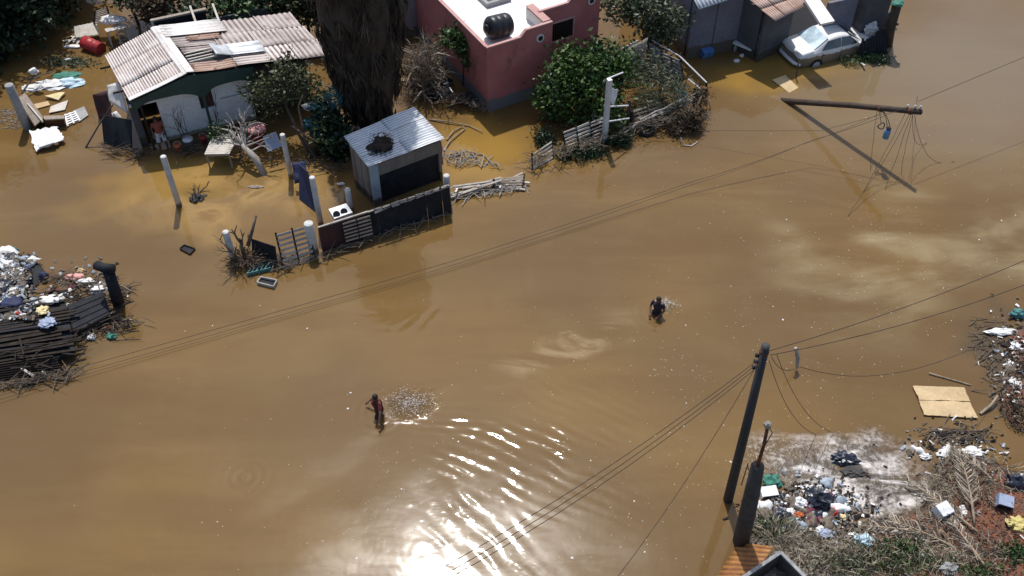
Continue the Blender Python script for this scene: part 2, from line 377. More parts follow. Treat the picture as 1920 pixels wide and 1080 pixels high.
# ------------------------------------------------------------------ the flood water
def blobmask(p, c, lx, ly, rot, inner, warp=0.0, ws=.6, sd=0.0):
    x, y = p.x, p.y
    if warp:
        q = V(p.x * ws, p.y * ws, sd)
        x += warp * (mnoise.noise(q) + .5 * mnoise.noise(q * 2.2)); y += warp * (mnoise.noise(q + V(9, 4, 2)) + .5 * mnoise.noise(q * 2.2 + V(3, 8, 1)))
    dx, dy = x - c.x, y - c.y; cr, sr = math.cos(rot), math.sin(rot)
    d = math.hypot((dx * cr + dy * sr) / lx, (-dx * sr + dy * cr) / ly)
    t = min(1, max(0, (1 - d) / (1 - inner))); return t * t * (3 - 2 * t)
def seg_phase(a, b):
    pa, pb = G(*a), G(*b); d = (pb - pa).normalized(); return pa, V(-d.y, d.x, 0)
WAVES = [((899, 828), (983, 867), .37, .0078, (1010, 880, 4.2, 2.4, -.35, .2)), ((851, 993), (902, 1044), .47, .0090, (915, 1000, 3.2, 1.9, -.6, .2)),
         ((790, 770), (900, 775), .28, .0075, (830, 785, 2.0, .8, -.1, .1)), ((780, 650), (850, 570), .50, .0045, (800, 600, 1.6, 1.4, .5, .1)),
         ((1040, 350), (1180, 300), .45, .004, (1090, 330, 2.2, 1.2, .3, .1)), ((1000, 700), (1120, 760), .36, .0034, (1120, 790, 3.8, 2.4, -.3, .1))]
RINGS = [(712, 775, 1.3), (1232, 586, 1.5), (458, 895, 1.0)]
def water_mesh():
    dens = lambda a, b, s: [a + (b - a) * i / int((b - a) / s) for i in range(int((b - a) / s) + 1)]
    xs = [-900, -300, -120, -60] + dens(-29, 29, .22) + [60, 120, 300, 900]; ys = [-200, -40] + dens(6, 48, .22) + [70, 120, 300, 1200]
    names = ['grey', 'silt', 'pale', 'curl', 'yard', 'ochre_reflection', 'froth', 'film', 'murk', 'chop', 'wamp1', 'wphase1', 'wamp2', 'wphase2', 'wamp3', 'wphase3', 'wamp4', 'wphase4']
    A = {k: [] for k in names}; vs_ = []
    wv = [(seg_phase(a, b), lam, amp, G(m_[0], m_[1]), m_) for a, b, lam, amp, m_ in WAVES]; rg = [(G(px, py), r) for px, py, r in RINGS]
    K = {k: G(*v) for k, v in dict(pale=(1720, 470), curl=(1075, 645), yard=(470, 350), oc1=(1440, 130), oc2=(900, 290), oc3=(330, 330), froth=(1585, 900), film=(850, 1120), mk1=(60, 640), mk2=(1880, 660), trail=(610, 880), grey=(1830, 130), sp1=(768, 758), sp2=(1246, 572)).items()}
    for y in ys:
        for x in xs:
            p = V(x, y, 0); vs_.append(p); g = A
            g['silt'].append(.5 + .9 * mnoise.noise(p * .11) + .5 * mnoise.noise(p * .27 + V(4, 1, 0)))
            if abs(x) > 30 or y < 5 or y > 49:
                for k in names:
                    if k not in ('silt',): g[k].append(0.0)
                continue
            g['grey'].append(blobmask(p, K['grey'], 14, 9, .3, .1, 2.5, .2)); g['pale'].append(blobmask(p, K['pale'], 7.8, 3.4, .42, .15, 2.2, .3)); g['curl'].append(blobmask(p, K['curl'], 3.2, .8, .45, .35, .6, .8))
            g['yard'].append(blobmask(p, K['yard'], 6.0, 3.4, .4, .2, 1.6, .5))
            g['ochre_reflection'].append(max(blobmask(p, K['oc1'], 5, 1.9, .3, .2, 1.2, .6), blobmask(p, K['oc2'], 3.8, 3.2, .2, .1, 1.2, .6), .8 * blobmask(p, K['oc3'], 6.0, 1.6, .4, .1, 1.2, .6)))
            g['froth'].append(blobmask(p, K['froth'], 3.5, 2.0, -.2, .35, .9, .7)); g['film'].append(max(blobmask(p, K['film'], 6.6, 4.4, .2, .1, .8, .6), .12 * blobmask(p, K['trail'], 3.4, .55, .72, .3, .5, .7)))
            g['murk'].append(max(blobmask(p, K['mk1'], 3.4, 2.8, .3, .2, 1.0, .8), blobmask(p, K['mk2'], 1.8, 2.6, 0, .2, .8, .9)))
            g['chop'].append(max(blobmask(p, K['sp1'], .9, .62, -.1, .5, .15, 2.5), .7 * blobmask(p, K['sp2'], .5, .42, 0, .35, .1, 3)))
            ds = 1.4 * mnoise.noise(p * .9); gap = min(1, max(.1, .55 + 1.3 * mnoise.noise(p * 1.1 + V(2, 2, 2))))
            for slot, idx in (('1', (0, 4)), ('2', (1, 3)), ('3', (2,)), ('4', (5,))):
                (pa, n), lam, amp, c, m_ = min((wv[i] for i in idx), key=lambda w_: (p - w_[3]).length)
                near = (p - c).length < max(m_[2], m_[3]) + .6
                g['wamp' + slot].append(amp * gap * blobmask(p, c, m_[2], m_[3], m_[4], m_[5], .3, .8) if near else 0.0)
                g['wphase' + slot].append((p - pa).dot(n) * 2 * math.pi / lam + ds * 1.6)
    nx = len(xs); f = [(j * nx + i, j * nx + i + 1, (j + 1) * nx + i + 1, (j + 1) * nx + i) for j in range(len(ys) - 1) for i in range(nx - 1)]
    # a phase only makes sense where its wave is alive: carry it on from the neighbouring set, so that it never jumps
    me = bpy.data.meshes.new('water'); me.from_pydata([tuple(v) for v in vs_], [], f)
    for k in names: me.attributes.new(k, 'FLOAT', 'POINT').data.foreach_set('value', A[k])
    me.update(); o = bpy.data.objects.new('water', me); col.objects.link(o); return structure(o)
def water_material():
    m = bpy.data.materials.new('flood_water'); m.use_nodes = True; nt = m.node_tree; b = nt.nodes['Principled BSDF']
    pos = nn(nt, 'ShaderNodeNewGeometry').outputs['Position']
    at = lambda k: nn(nt, 'ShaderNodeAttribute', attribute_name=k).outputs['Fac']
    mul = lambda a, b_: mth(nt, 'MULTIPLY', a, b_)
    add = lambda a, b_: mth(nt, 'ADD', a, b_)
    mid = noise(nt, pos, .55, 4, .6, .6)
    st = nn(nt, 'ShaderNodeMapping'); st.inputs['Rotation'].default_value = (0, 0, -AX - .1); st.inputs['Scale'].default_value = (.42, 1.0, 1); nt.links.new(pos, st.inputs[0])
    sw = noise(nt, st.outputs[0], .8, 5, .6, 1.1)
    c = mixc(nt, mrange(nt, at('silt'), .1, .9), W1, W2)
    c = mixc(nt, mrange(nt, mid.outputs[0], .45, .75, 0, .3), c, W3)
    sk_m = nn(nt, 'ShaderNodeMapping'); sk_m.inputs['Rotation'].default_value = (0, 0, -AX - .12); sk_m.inputs['Scale'].default_value = (.14, .62, 1); nt.links.new(pos, sk_m.inputs[0])
    sk_n = noise(nt, sk_m.outputs[0], .75, 4, .6, .5)
    c = mixc(nt, mrange(nt, sk_n.outputs[0], .44, .64, 0, .5), c, (.115, .066, .024)); c = mixc(nt, mrange(nt, sk_n.outputs[0], .46, .34, 0, .25), c, (.19, .125, .05))
    c = mixc(nt, mul(at('grey'), .75), c, (.185, .145, .098))  # grey far zone: sky reflection painted into the water colour
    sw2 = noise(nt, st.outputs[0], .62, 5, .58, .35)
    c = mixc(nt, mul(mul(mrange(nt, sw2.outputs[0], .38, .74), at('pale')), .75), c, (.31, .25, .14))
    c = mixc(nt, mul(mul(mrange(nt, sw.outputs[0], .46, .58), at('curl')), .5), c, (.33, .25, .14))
    c = mixc(nt, mul(at('ochre_reflection'), .8), c, (.28, .165, .035))  # orange by the houses: their reflection painted into the water colour
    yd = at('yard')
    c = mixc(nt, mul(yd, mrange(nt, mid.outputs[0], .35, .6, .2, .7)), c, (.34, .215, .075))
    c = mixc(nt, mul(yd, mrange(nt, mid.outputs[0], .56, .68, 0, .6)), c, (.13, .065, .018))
    fm = at('froth'); fn = noise(nt, st.outputs[0], 1.5, 6, .66, .9); fn2 = noise(nt, pos, 7.0, 4, .65, .4)
    fcol = ramp(nt, add(mul(fn.outputs[0], .7), mul(fn2.outputs[0], .3)), [(.40, (.03, .025, .022)), (.47, (.09, .078, .068)), (.52, (.28, .255, .235)), (.60, (.62, .59, .57))])
    c = mixc(nt, mul(fm, mrange(nt, fn.outputs[0], .32, .46, .3, .95)), c, fcol)
    film = at('film')
    c = mixc(nt, mul(at('murk'), .7), c, (.06, .05, .036))
    nt.links.new(c, b.inputs['Base Color'])
    flm = mul(film, mrange(nt, sw.outputs[0], .35, .62, .35, 1))
    rr = add(.05, mul(fm, .3)); nt.links.new(rr, b.inputs['Roughness'])
    nt.links.new(mul(flm, 1.0), b.inputs['Coat Weight']); b.inputs['Coat Roughness'].default_value = .34; b.inputs['Coat IOR'].default_value = 1.38   # dust film on the still water
    b.inputs['IOR'].default_value = 1.333
    # relief in metres: slow swell, cat's paws, the waders' wakes, rings and splashes
    n1 = noise(nt, pos, .6, 3, .55, .3); n2 = noise(nt, st.outputs[0], 3.2, 2, .5)
    h = add(mul(n1.outputs[0], .020), mul(n2.outputs[0], .0022))
    for s in '1234': h = add(h, mul(mth(nt, 'SINE', at('wphase' + s)), mul(at('wamp' + s), mrange(nt, n2.outputs[0], .3, .7, .45, 1.1))))
    ch = noise(nt, pos, 13.0, 3, .6, .3); h = add(h, mul(mul(ch.outputs[0], .11), at('chop'))); h = add(h, mul(mul(fn2.outputs[0], .03), fm))
    for (px, py, r) in RINGS:
        q = G(px, py); d = nn(nt, 'ShaderNodeVectorMath', operation='DISTANCE'); nt.links.new(pos, d.inputs[0]); d.inputs[1].default_value = q; ln = d.outputs['Value']
        h = add(h, mul(mul(mth(nt, 'SINE', mul(ln, 2 * math.pi / .28)), .003), mrange(nt, ln, .1, r, 1, 0)))
    bp = nn(nt, 'ShaderNodeBump'); bp.inputs['Strength'].default_value = 1; bp.inputs['Distance'].default_value = 1
    nt.links.new(h, bp.inputs['Height']); nt.links.new(bp.outputs[0], b.inputs['Normal']); nt.links.new(bp.outputs[0], b.inputs['Coat Normal'])
    return m
W1, W2, W3 = (.160, .096, .033), (.128, .079, .033), (.172, .112, .052)
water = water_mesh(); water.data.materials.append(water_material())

# bank of red soil: a height field round polygons drawn on the water's edge
POLYS = [[G(*p) for p in ((1400, 1012), (1425, 968), (1470, 985), (1520, 1000), (1590, 985), (1660, 985), (1715, 960), (1748, 905), (1772, 848), (1805, 838), (1850, 862), (1905, 880), (1990, 905))] + [V(17, 15.5, 0), V(16, 6, 0), V(5.8, 6, 0), V(5.9, 12, 0)],
         [G(*p) for p in ((1882, 640), (1925, 612), (2010, 590))] + [V(20, 23, 0), V(19.5, 17, 0)] + [G(*p) for p in ((1990, 830), (1905, 815), (1872, 770), (1890, 705))]]
def sdist(x, y):
    best = -9
    for poly in POLYS:
        ins = False; dm = 9e9; n = len(poly); j = n - 1
        for i in range(n):
            a, b = poly[i], poly[j]
            if (a.y > y) != (b.y > y) and x < (b.x - a.x) * (y - a.y) / (b.y - a.y) + a.x: ins = not ins
            ex, ey = b.x - a.x, b.y - a.y; t = max(0, min(1, ((x - a.x) * ex + (y - a.y) * ey) / (ex * ex + ey * ey)))
            dm = min(dm, (a.x + ex * t - x) ** 2 + (a.y + ey * t - y) ** 2); j = i
        d = math.sqrt(dm) * (1 if ins else -1); best = max(best, d)
    return best
def bank_z(x, y):
    d = sdist(x, y); n = mnoise.noise(V(x, y, 0) * .9) * .5 + mnoise.noise(V(x, y, 3) * 2.6) * .22 + mnoise.noise(V(x, y, 7) * 7) * .08
    d += n * .35
    z = max(-.35, min(.55, .38 * d)) if d < .6 else .228 + (d - .6) * .12
    return min(z, .75) + n * .09
bk = MB(); NX, NY = 150, 170; X0, X1, Y0, Y1 = 4.8, 20.5, 6, 24.5
for j in range(NY + 1):
    for i in range(NX + 1):
        x = X0 + (X1 - X0) * i / NX; y = Y0 + (Y1 - Y0) * j / NY; bk.v.append(V(x, y, bank_z(x, y)))
for j in range(NY):
    for i in range(NX):
        a = j * (NX + 1) + i; bk.f.append((a, a + 1, a + NX + 2, a + NX + 1))
soil = bpy.data.materials.new('bank_soil'); soil.use_nodes = True
nt = soil.node_tree; b_ = nt.nodes['Principled BSDF']; pos_ = nn(nt, 'ShaderNodeNewGeometry').outputs['Position']
sx_ = nn(nt, 'ShaderNodeSeparateXYZ'); nt.links.new(pos_, sx_.inputs[0])
na, nb, nc = noise(nt, pos_, .5, 4), noise(nt, pos_, 2.3, 6, .65), noise(nt, pos_, 14, 4, .7)
redm = mrange(nt, mth(nt, 'ADD', sx_.outputs[0], mth(nt, 'MULTIPLY', mth(nt, 'SUBTRACT', na.outputs[0], .5), 5)), 8.6, 10.0)
cg = mixc(nt, mrange(nt, nb.outputs[0], .4, .62), (.20, .17, .14), (.36, .32, .27)); cr_ = mixc(nt, mrange(nt, nb.outputs[0], .4, .62), (.22, .075, .035), (.13, .06, .038))
c_ = mixc(nt, redm, cg, cr_); c_ = mixc(nt, mrange(nt, nc.outputs[0], .45, .7, 0, .7), c_, (.05, .035, .027)); c_ = mixc(nt, mrange(nt, nc.outputs[0], .62, .72, 0, .5), c_, (.42, .33, .24))
c_ = mixc(nt, mrange(nt, sx_.outputs[2], .0, .12, 1, 0), c_, (.07, .045, .03))
nt.links.new(c_, b_.inputs['Base Color']); b_.inputs['Roughness'].default_value = .85
bp_ = nn(nt, 'ShaderNodeBump'); bp_.inputs['Distance'].default_value = .05; nt.links.new(nc.outputs[0], bp_.inputs['Height']); nt.links.new(bp_.outputs[0], b_.inputs['Normal'])
structure(bk.build('bank', soil, smooth=True, loc=(10, 12, 0)))
def BK(px, py):
    "point on the bank under this spot"
    p = G(px, py)
    for _ in range(6): p = G(px, py, max(0.0, bank_z(p.x, p.y)))
    return p
#@@PART2
def bil(q, u, t): return (q[0] * (1 - u) + q[1] * u) * (1 - t) + (q[3] * (1 - u) + q[2] * u) * t
def sub(q, u0, u1, t0, t1, dz=0): return [bil(q, u, t) + EZ * dz for u, t in ((u0, t0), (u1, t0), (u1, t1), (u0, t1))]
def on_face(o, u, n, a, b, z0, z1, d):
    "box lying on a wall: o origin, u along, n outward; a..b along, z0..z1 up, d thickness outward"
    p = [o + u * a, o + u * b]; return [p[0] + EZ * z0, p[1] + EZ * z0, p[1] + EZ * z0 + n * d, p[0] + EZ * z0 + n * d, p[0] + EZ * z1, p[1] + EZ * z1, p[1] + EZ * z1 + n * d, p[0] + EZ * z1 + n * d]
def wallbox(o, u, n, a, b, z0, z1, d): return MB().hexa(on_face(o, u, n, a, b, z0, z1, d))

# ------------------------------------------------------------------ the pink house
pc = G(915, 211); pc.z = 0
PU = (G(1044, 51, 3.0) - G(914, 92, 3.0)); PU.z = 0; PU.normalize(); PV = V(-PU.y, PU.x, 0)
ph = thing('pink_house', 'flat roofed pink house with a blinding white roof and a grey flood stain', 'house', pc)
LW, LS, DP, SB = 2.95, 5.75, 6.2, .85            # first wall, whole length, depth, setback of the second wall
def pw(x, y, z=0): return pc + PU * x + PV * y + EZ * z
def pbox(name, m, x0, x1, y0, y1, z0, z1, par=None):
    return MB().hexa([pw(x0, y0, z0), pw(x1, y0, z0), pw(x1, y1, z0), pw(x0, y1, z0), pw(x0, y0, z1), pw(x1, y0, z1), pw(x1, y1, z1), pw(x0, y1, z1)]).build(name, m, par or ph)
def pprism(name, m, prof, y0, y1):             # profile in the wall's plane (x, z), thickness along y
    n = len(prof); mb = MB(); mb.add([pw(x, y0, z) for x, z in prof] + [pw(x, y1, z) for x, z in prof], [tuple(range(n)), tuple(range(2 * n - 1, n - 1, -1))] + [(i, i + n, (i + 1) % n + n, (i + 1) % n) for i in range(n)])
    return mb.build(name, m, ph)
ZP, ZR = 3.0, 2.68
pprism('wall', M['pink_wall'], [(0, -.6), (LW, -.6), (LW, 3.22), (1.75, 3.22), (1.5, 2.97), (0, 2.97)], 0, .16)
wx0, wx1 = 3.35, 4.45                           # window in the set back wall
pprism('wall', M['pink_wall'], [(LW - .16, -.6), (LS, -.6), (LS, 3.5), (4.45, 3.5), (4.2, 3.25), (LW - .16, 3.25)], SB, SB + .16)
pbox('wall', M['pink_wall'], 0, .16, .163, DP, -.6, 2.97)
pbox('wall', M['pink_wall'], LS - .16, LS, SB + .163, DP, -.6, 3.4)
pbox('wall', M['pink_wall'], 0, LS, DP + .003, DP + .16, -.6, 2.97)
pbox('return_wall', M['inner_white'], LW - .16, LW, .163, SB - .003, -.6, 3.22)
pbox('parapet_return', M['inner_white'], LW - .30, LW - .163, .17, 1.55, ZR, 3.17)
roof = pbox('roof', M['roof_white'], .163, LS - .163, SB + .165, DP, ZR - .18, ZR)
pbox('roof_slab', M['roof_white'], .163, LW - .163, .165, SB + .162, ZR - .18, ZR - .002, roof)
for pr, y in (([(0, 2.97), (1.5, 2.97), (1.75, 3.22), (LW, 3.22)], 0), ([(LW - .12, 3.25), (4.2, 3.25), (4.45, 3.5), (LS, 3.5)], SB)):
    mb = MB()
    for (a, za), (b, zb) in zip(pr[:-1], pr[1:]): mb.hexa([pw(a, y - .02, za + .002), pw(b, y - .02, zb + .002), pw(b, y + .11, zb + .002), pw(a, y + .11, za + .002), pw(a, y - .02, za + .06), pw(b, y - .02, zb + .06), pw(b, y + .11, zb + .05), pw(a, y + .11, za + .05)])
    mb.build('coping', M['pink_coping'], ph)
pbox('coping', M['pink_coping'], -.02, .11, .12, DP, 2.974, 3.015)
pbox('coping', M['pink_coping'], LW - .32, LW + .02, .19, 1.55, 3.223, 3.27)
wn_ = pbox('window', M['car_dark'], wx0, wx1, SB - .012, SB - .003, 1.75, 2.55)
for i in range(10): pbox("bar", M["dark_wood"], wx0 + .06 + i * .11, wx0 + .085 + i * .11, SB - .05, SB - .02, 1.75, 2.55, wn_)
for a, b, c, d in ((wx0 - .06, wx1 + .06, 2.555, 2.62), (wx0 - .06, wx1 + .06, 1.68, 1.745), (wx0 - .06, wx0 - .004, 1.75, 2.55), (wx1 + .004, wx1 + .06, 1.75, 2.55)): pbox('frame', M['pink_coping'], a, b, SB - .05, SB - .003, c, d, wn_)
for x, y, z in ((2.38, 0, 2.72), (5.3, SB, 3.08)):   # round openings in the parapet
    mb = MB(); ring = []
    c = pw(x, y - .025, z); mb.tube([c - PV * .03, c + PV * .02], [.17, .17], 18); op = mb.build('round_vent', M['inner_white'], ph)
    MB().tube([c - PV * .037, c - PV * .032], [.11, .11], 16).build('hole', M['car_dark'], op)
hx, hy = 1.65, 3.0                                # roof hatch kerb
for a, b, c, d in ((0, 1.15, 0, .14), (0, 1.15, .95, 1.09), (0, .14, .143, .947), (1.01, 1.15, .143, .947)): pbox('hatch_kerb', M['grey_concrete'], hx + a, hx + b, hy + c, hy + d, ZR + .003, ZR + .2, roof)
pbox('hatch', M['car_dark'], hx + .143, hx + 1.007, hy + .143, hy + .947, ZR + .003, ZR + .03, roof)
# lower block behind the house
lb = thing('low_house', 'pale grey low house wall standing behind the dead shrub', 'house', G(790, 55))
q0 = G(740, 75); u_ = EU; MB().hexa([q0 + EU * a + EV * b + EZ * z for z in (-.5, 2.4) for a, b in ((-2.2, .0), (2.0, 0), (2.0, 5), (-2.2, 5))]).build('wall', mat('mauve_wall', (.34, .32, .36), (.28, .26, .30), .9, 0, 1, flood=((.15, .13, .12), .4)), lb)
MB().hexa([q0 + EU * a + EV * b + EZ * z for z in (2.403, 2.5) for a, b in ((-2.35, -.15), (2.1, -.15), (2.1, 5.1), (-2.35, 5.1))]).build('roof', M['grey_concrete'], lb)

# water tank lying on the roof
tc = pw(1.02, .92, ZR + .47); ax = (V(-.80, -.55, .12)).normalized()
tk = thing('water_tank', 'black plastic water tank tipped over on the white roof', 'water tank', tc - EZ * .47)
prof = [(.30, -.50), (.43, -.47), (.465, -.38), (.465, -.22), (.45, -.19), (.45, -.15), (.465, -.12), (.465, .08), (.45, .11), (.45, .15), (.465, .18), (.46, .36), (.40, .44), (.28, .52), (.22, .53)]
MB().lathe(tc, prof, 28, ax).build('tank_body', M['black_plastic'], tk, smooth=True)
MB().lathe(tc + ax * .535, [(.20, 0), (.205, .05), (.1, .08), (.02, .085)], 20, ax).build('lid', M['black_plastic'], tk, smooth=True)

# ------------------------------------------------------------------ the house with the broken pale roof
A_, B_, C_, D_ = G(350, 139, 3.0), G(289, 53, 3.0), G(243, 190, 2.38), G(197, 105, 2.38)
E_, F_ = G(610, 104, 2.35), G(545, 28, 2.45)
hA = thing('flooded_house', 'white house with green porch arch under a broken pale sheet roof', 'house', G(330, 258))
hu = (G(480, 219) - G(265, 272)); hu.z = 0; hlen = hu.length; hu.normalize(); hn = V(hu.y, -hu.x, 0); h0 = G(265, 272)
def hw(name, m, a, b, z0, z1, d=.13, n0=0, par=None): return wallbox(h0 + hn * n0, hu, hn, a, b, z0, z1, d).build(name, m, par or hA)
dx0, dx1 = .28, 1.02; wx0_, wx1_ = 2.55, 3.08
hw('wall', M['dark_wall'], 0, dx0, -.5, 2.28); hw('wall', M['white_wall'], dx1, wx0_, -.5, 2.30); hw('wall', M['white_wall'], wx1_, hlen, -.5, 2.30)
hw('wall', M['white_wall'], dx0 + .002, dx1 - .002, 1.98, 2.3); hw('wall', M['white_wall'], wx0_ + .002, wx1_ - .002, -.5, 1.02); hw('wall', M['white_wall'], wx0_ + .002, wx1_ - .002, 1.85, 2.3)
hw('door_frame', M['white_wall'], dx0 - .25, dx1 + .03, 1.9, 1.99, .1, .135)
dd = MB().hexa(on_face(h0 - hn * .1 + hu * dx1, -hn * .9 + hu * .2, hu, 0, .75, -.3, 1.9, .04)).build('door', M['dark_wood'], hA)
wf = hw('window', M['maroon'], wx0_ + .004, wx1_ - .004, 1.024, 1.846, .02, .03)
hw('shutter', M['shed_trim'], wx1_ + .25, hlen - .1, 1.3, 1.34, .03, .133, wf)
hw('wall', M['white_wall'], 3.62, 3.64, -.4, 2.25, .012, .132)
bz = -hn                                        # backwards
dep = 2.85
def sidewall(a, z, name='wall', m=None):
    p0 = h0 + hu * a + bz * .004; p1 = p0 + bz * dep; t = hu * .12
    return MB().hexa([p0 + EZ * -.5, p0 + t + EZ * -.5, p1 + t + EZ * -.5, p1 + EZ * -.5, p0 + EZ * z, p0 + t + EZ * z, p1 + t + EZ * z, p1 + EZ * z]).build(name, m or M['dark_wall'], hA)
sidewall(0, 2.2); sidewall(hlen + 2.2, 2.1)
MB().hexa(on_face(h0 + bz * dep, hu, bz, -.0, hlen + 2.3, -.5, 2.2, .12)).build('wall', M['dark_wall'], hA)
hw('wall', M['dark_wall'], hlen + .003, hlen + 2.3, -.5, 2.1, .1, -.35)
# porch arch: a dark green board under the eave, cut to two arches, and its post
e0 = C_ + EZ * -.07; e1 = A_ + EZ * -.09; e2 = bil([A_, E_, F_, B_], .46, 0) + EZ * -.08
arch = MB(); n = 26; pts_t, pts_b = [], []
for i in range(n + 1):
    t = i / n; s_ = t * 2
    p = e0.lerp(e1, s_) if s_ < 1 else e1.lerp(e2, s_ - 1)
    k = (t * 1.0 - .0) / .58 if t < .58 else (t - .58) / .42
    drop = .14 + .45 * abs(2 * k - 1) ** 4 if t < .58 else .14 + .5 * abs(2 * k - 1) ** 4
    pts_t.append(p); pts_b.append(V(p.x, p.y, min(p.z - .1, 2.35 - drop)))
for i in range(n): arch.hexa([pts_b[i], pts_b[i + 1], pts_b[i + 1] + bz * .06, pts_b[i] + bz * .06, pts_t[i], pts_t[i + 1], pts_t[i + 1] + bz * .06, pts_t[i] + bz * .06])
arch.build('arch_board', M['green_board'], hA)
pp = pts_b[int(n * .58)]; MB().box((pp.x, pp.y, .9), (.1, .1, 2.55), AX).build('post', M['green_board'], hA)
cpp = pts_b[1]; MB().box((cpp.x + .1, cpp.y + .12, .75), (.09, .09, 2.5), AX).build('post', M['dark_wood'], hA)
# roof sheets, one object each
RL = [D_, B_, A_, C_]                            # left slope, waves run back to front
RR = [B_, F_, E_, A_]                            # right slope
k = 0
for (u0, u1) in ((0, .335), (.325, .67), (.66, .985)):
    for (t0, t1) in ((0, .36), (.34, .70), (.68, 1.0)):
        k += 1; MB().corr(sub(RL, u0, u1, t0, t1, .012 * ((k * 7) % 3) + .008 * (2 - t0 * 2)), 7, .018, 4, 0, .0, .03).build('roof_sheet', M['roof_pale'], hA, True, .006)
MB().corr(sub(RL, .0, 1.0, .955, 1.012, .045), 1, .01, 1).build('eave_strip', M['white_sheet'], hA, False, .02)
rt, rb = sub(RL, .94, 1.0, -.01, 1.01, .06), None
MB().slab([rt[0], rt[1] + EZ * .0, rt[2], rt[3]], .03).build('ridge_cap', M['white_sheet'], hA)
cs = bil(RR, .055, 0), bil(RR, .055, 1)
MB().slab([B_ + EZ * .075, cs[0] + EZ * .065, cs[1] + EZ * .065, A_ + EZ * .075], .03).build('ridge_cap', M['white_sheet'], hA)
def rsheet(u0, u1, t0, t1, m, nw, dz, turn=0, warp=.05, jag=.01, sag=0.0):
    q = sub(RR, u0, u1, t0, t1, dz)
    if turn: q = [q[1], q[2], q[3], q[0]]
    return MB().corr(q, nw, .02, 4, jag, sag, warp).build('roof_sheet', M[m], hA, True, .006)
rsheet(.03, .47, .0, .26, 'white_sheet', 4, .11, 1, .05, .02)
rsheet(.42, .74, .0, .34, 'roof_grey', 8, .05, 0, .06, .015); rsheet(.72, 1.0, -.02, .34, 'roof_grey', 7, .07, 0, .06, .015)
rsheet(.06, .36, .22, .48, 'roof_grey', 5, .045, 1, .08, .02); rsheet(.16, .40, .24, .38, 'roof_rust', 3, .08, 1, .05, .03); rsheet(.34, .62, .30, .58, 'roof_grey', 7, .06, 0, .07, .015)
rsheet(.60, .82, .32, .68, 'roof_grey', 6, .075, 0, .06, .015); rsheet(.80, 1.02, .32, .68, 'roof_grey', 6, .06, 0, .06, .015)
rsheet(.60, .82, .66, 1.0, 'roof_pale', 6, .055, 0, .06, .015); rsheet(.80, 1.03, .66, 1.02, 'roof_grey', 6, .07, 0, .06, .015)
rsheet(.07, .34, .46, .60, 'roof_grey', 3, .035, 1, .05, .03); rsheet(.36, .62, .56, .80, 'roof_zinc', 2, .12, 1, .03, .01); rsheet(.36, .62, .78, 1.0, 'roof_pale', 4, .05, 1, .05, .02)
rsheet(.055, .36, .82, 1.0, 'roof_rust', 4, .03, 1, .06, .03)
q = sub(RR, .26, .38, .60, .80, .16); MB().cloth([q[0] + EZ * .16, q[1] + EZ * .02, q[2] - EZ * .02, q[3] + EZ * .10], 8, 8, .03, 3).build('bent_sheet', M['roof_zinc'], hA, True, .006)
for t in (.62, .68, .74, .79):                  # bared battens
    a = bil(RR, .07, t) + EZ * .03; b = bil(RR, .27, t - .05) + EZ * .05; MB().beam(a, b, .05, .05).build('batten', M['pale_wood'], hA)
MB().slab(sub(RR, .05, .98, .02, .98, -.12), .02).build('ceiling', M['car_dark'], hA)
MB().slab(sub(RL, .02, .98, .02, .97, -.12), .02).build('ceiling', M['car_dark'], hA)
for u in (.60, .93):                             # rafters sticking out on the far side
    a = bil(RR, u * .5, .0) + EZ * .05; MB().beam(a, a - hn * .9 + EZ * .25, .08, .1).build('rafter', M['pale_wood'], hA)
for t, zz in ((.18, -.12), (.72, -.12)):
    a = bil(RL, .0, t) + EZ * zz; MB().beam(a + hu * .2, a - hu * .38 - hn * 0, .06, .06).build('rafter', M['dark_wood'], hA)
# back annex: lean-to behind the ridge, its shade put into a black wall colour
bx0 = B_ - hn * .55; bx0 = V(bx0.x, bx0.y, 0)
MB().hexa(on_face(bx0, hu, -hn, .05, 2.1, -.5, 2.95, .1)).build('annex_wall', M['black_sheet'], hA); MB().hexa(on_face(bx0 + EZ * .003, hu, -hn, .0, 2.15, 2.95, 3.02, .16)).build('annex_coping', M['old_wood'], hA)
MB().beam(bx0 - hn * -.06 + EZ * 2.2, bx0 + hn * .06 + EZ * 3.1, .1, .06).build('annex_post', M['pale_wood'], hA)
MB().hexa(on_face(bx0 - hn * .4, hu, -hn, 2.3, 4.6, -.5, 2.3, .1)).build('annex_wall', M['dark_wall'], hA)

# sheets torn off the side of the house
def sheet_thing(name, label, cat, px, m, t=.02, grp=None, cl=None):
    q = [G(*p) for p in px]
    mb = MB()
    if cl: mb.cloth(q, 8, 8, cl, len(px) + px[0][0] * .1)
    else: mb.slab(q, t)
    return tag(mb.build(name, M[m], None, bool(cl), .012 if cl else 0), label, cat, grp)
sheet_thing('metal_sheet', 'white metal sheet folded over the corner beside the pale roof', 'metal sheet', [(200, 160, 1.9), (224, 153, 2.1), (241, 214, 1.1), (205, 190, 1.45)], 'white_sheet', cl=.05)
sheet_thing('metal_sheet', 'small white sheet hanging below the folded white metal sheet', 'metal sheet', [(209, 212, .95), (218, 208, 1.0), (238, 232, .7), (228, 262, .15)], 'white_sheet', cl=.04)
sheet_thing('fallen_board', 'dark panel leaning on the side of the white house', 'panel', [(190, 215, 1.0), (246, 225, 1.0), (248, 290, -.1), (196, 275, -.1)], 'black_sheet', .05)
sheet_thing('torn_board', 'torn dark brown panel standing in water beside the folded white sheet', 'panel', [(173, 178, 1.0), (205, 168, 1.1), (212, 240, -.1), (186, 225, -.1)], 'maroon', cl=.05)
tag(MB().tube([G(156, 285, -.15), G(185, 235, .75), G(212, 196, 1.5)], [.035, .03, .025], 6).build('leaning_stick', M['bark']), 'dark stick leaning from the water onto the torn house side', 'stick')
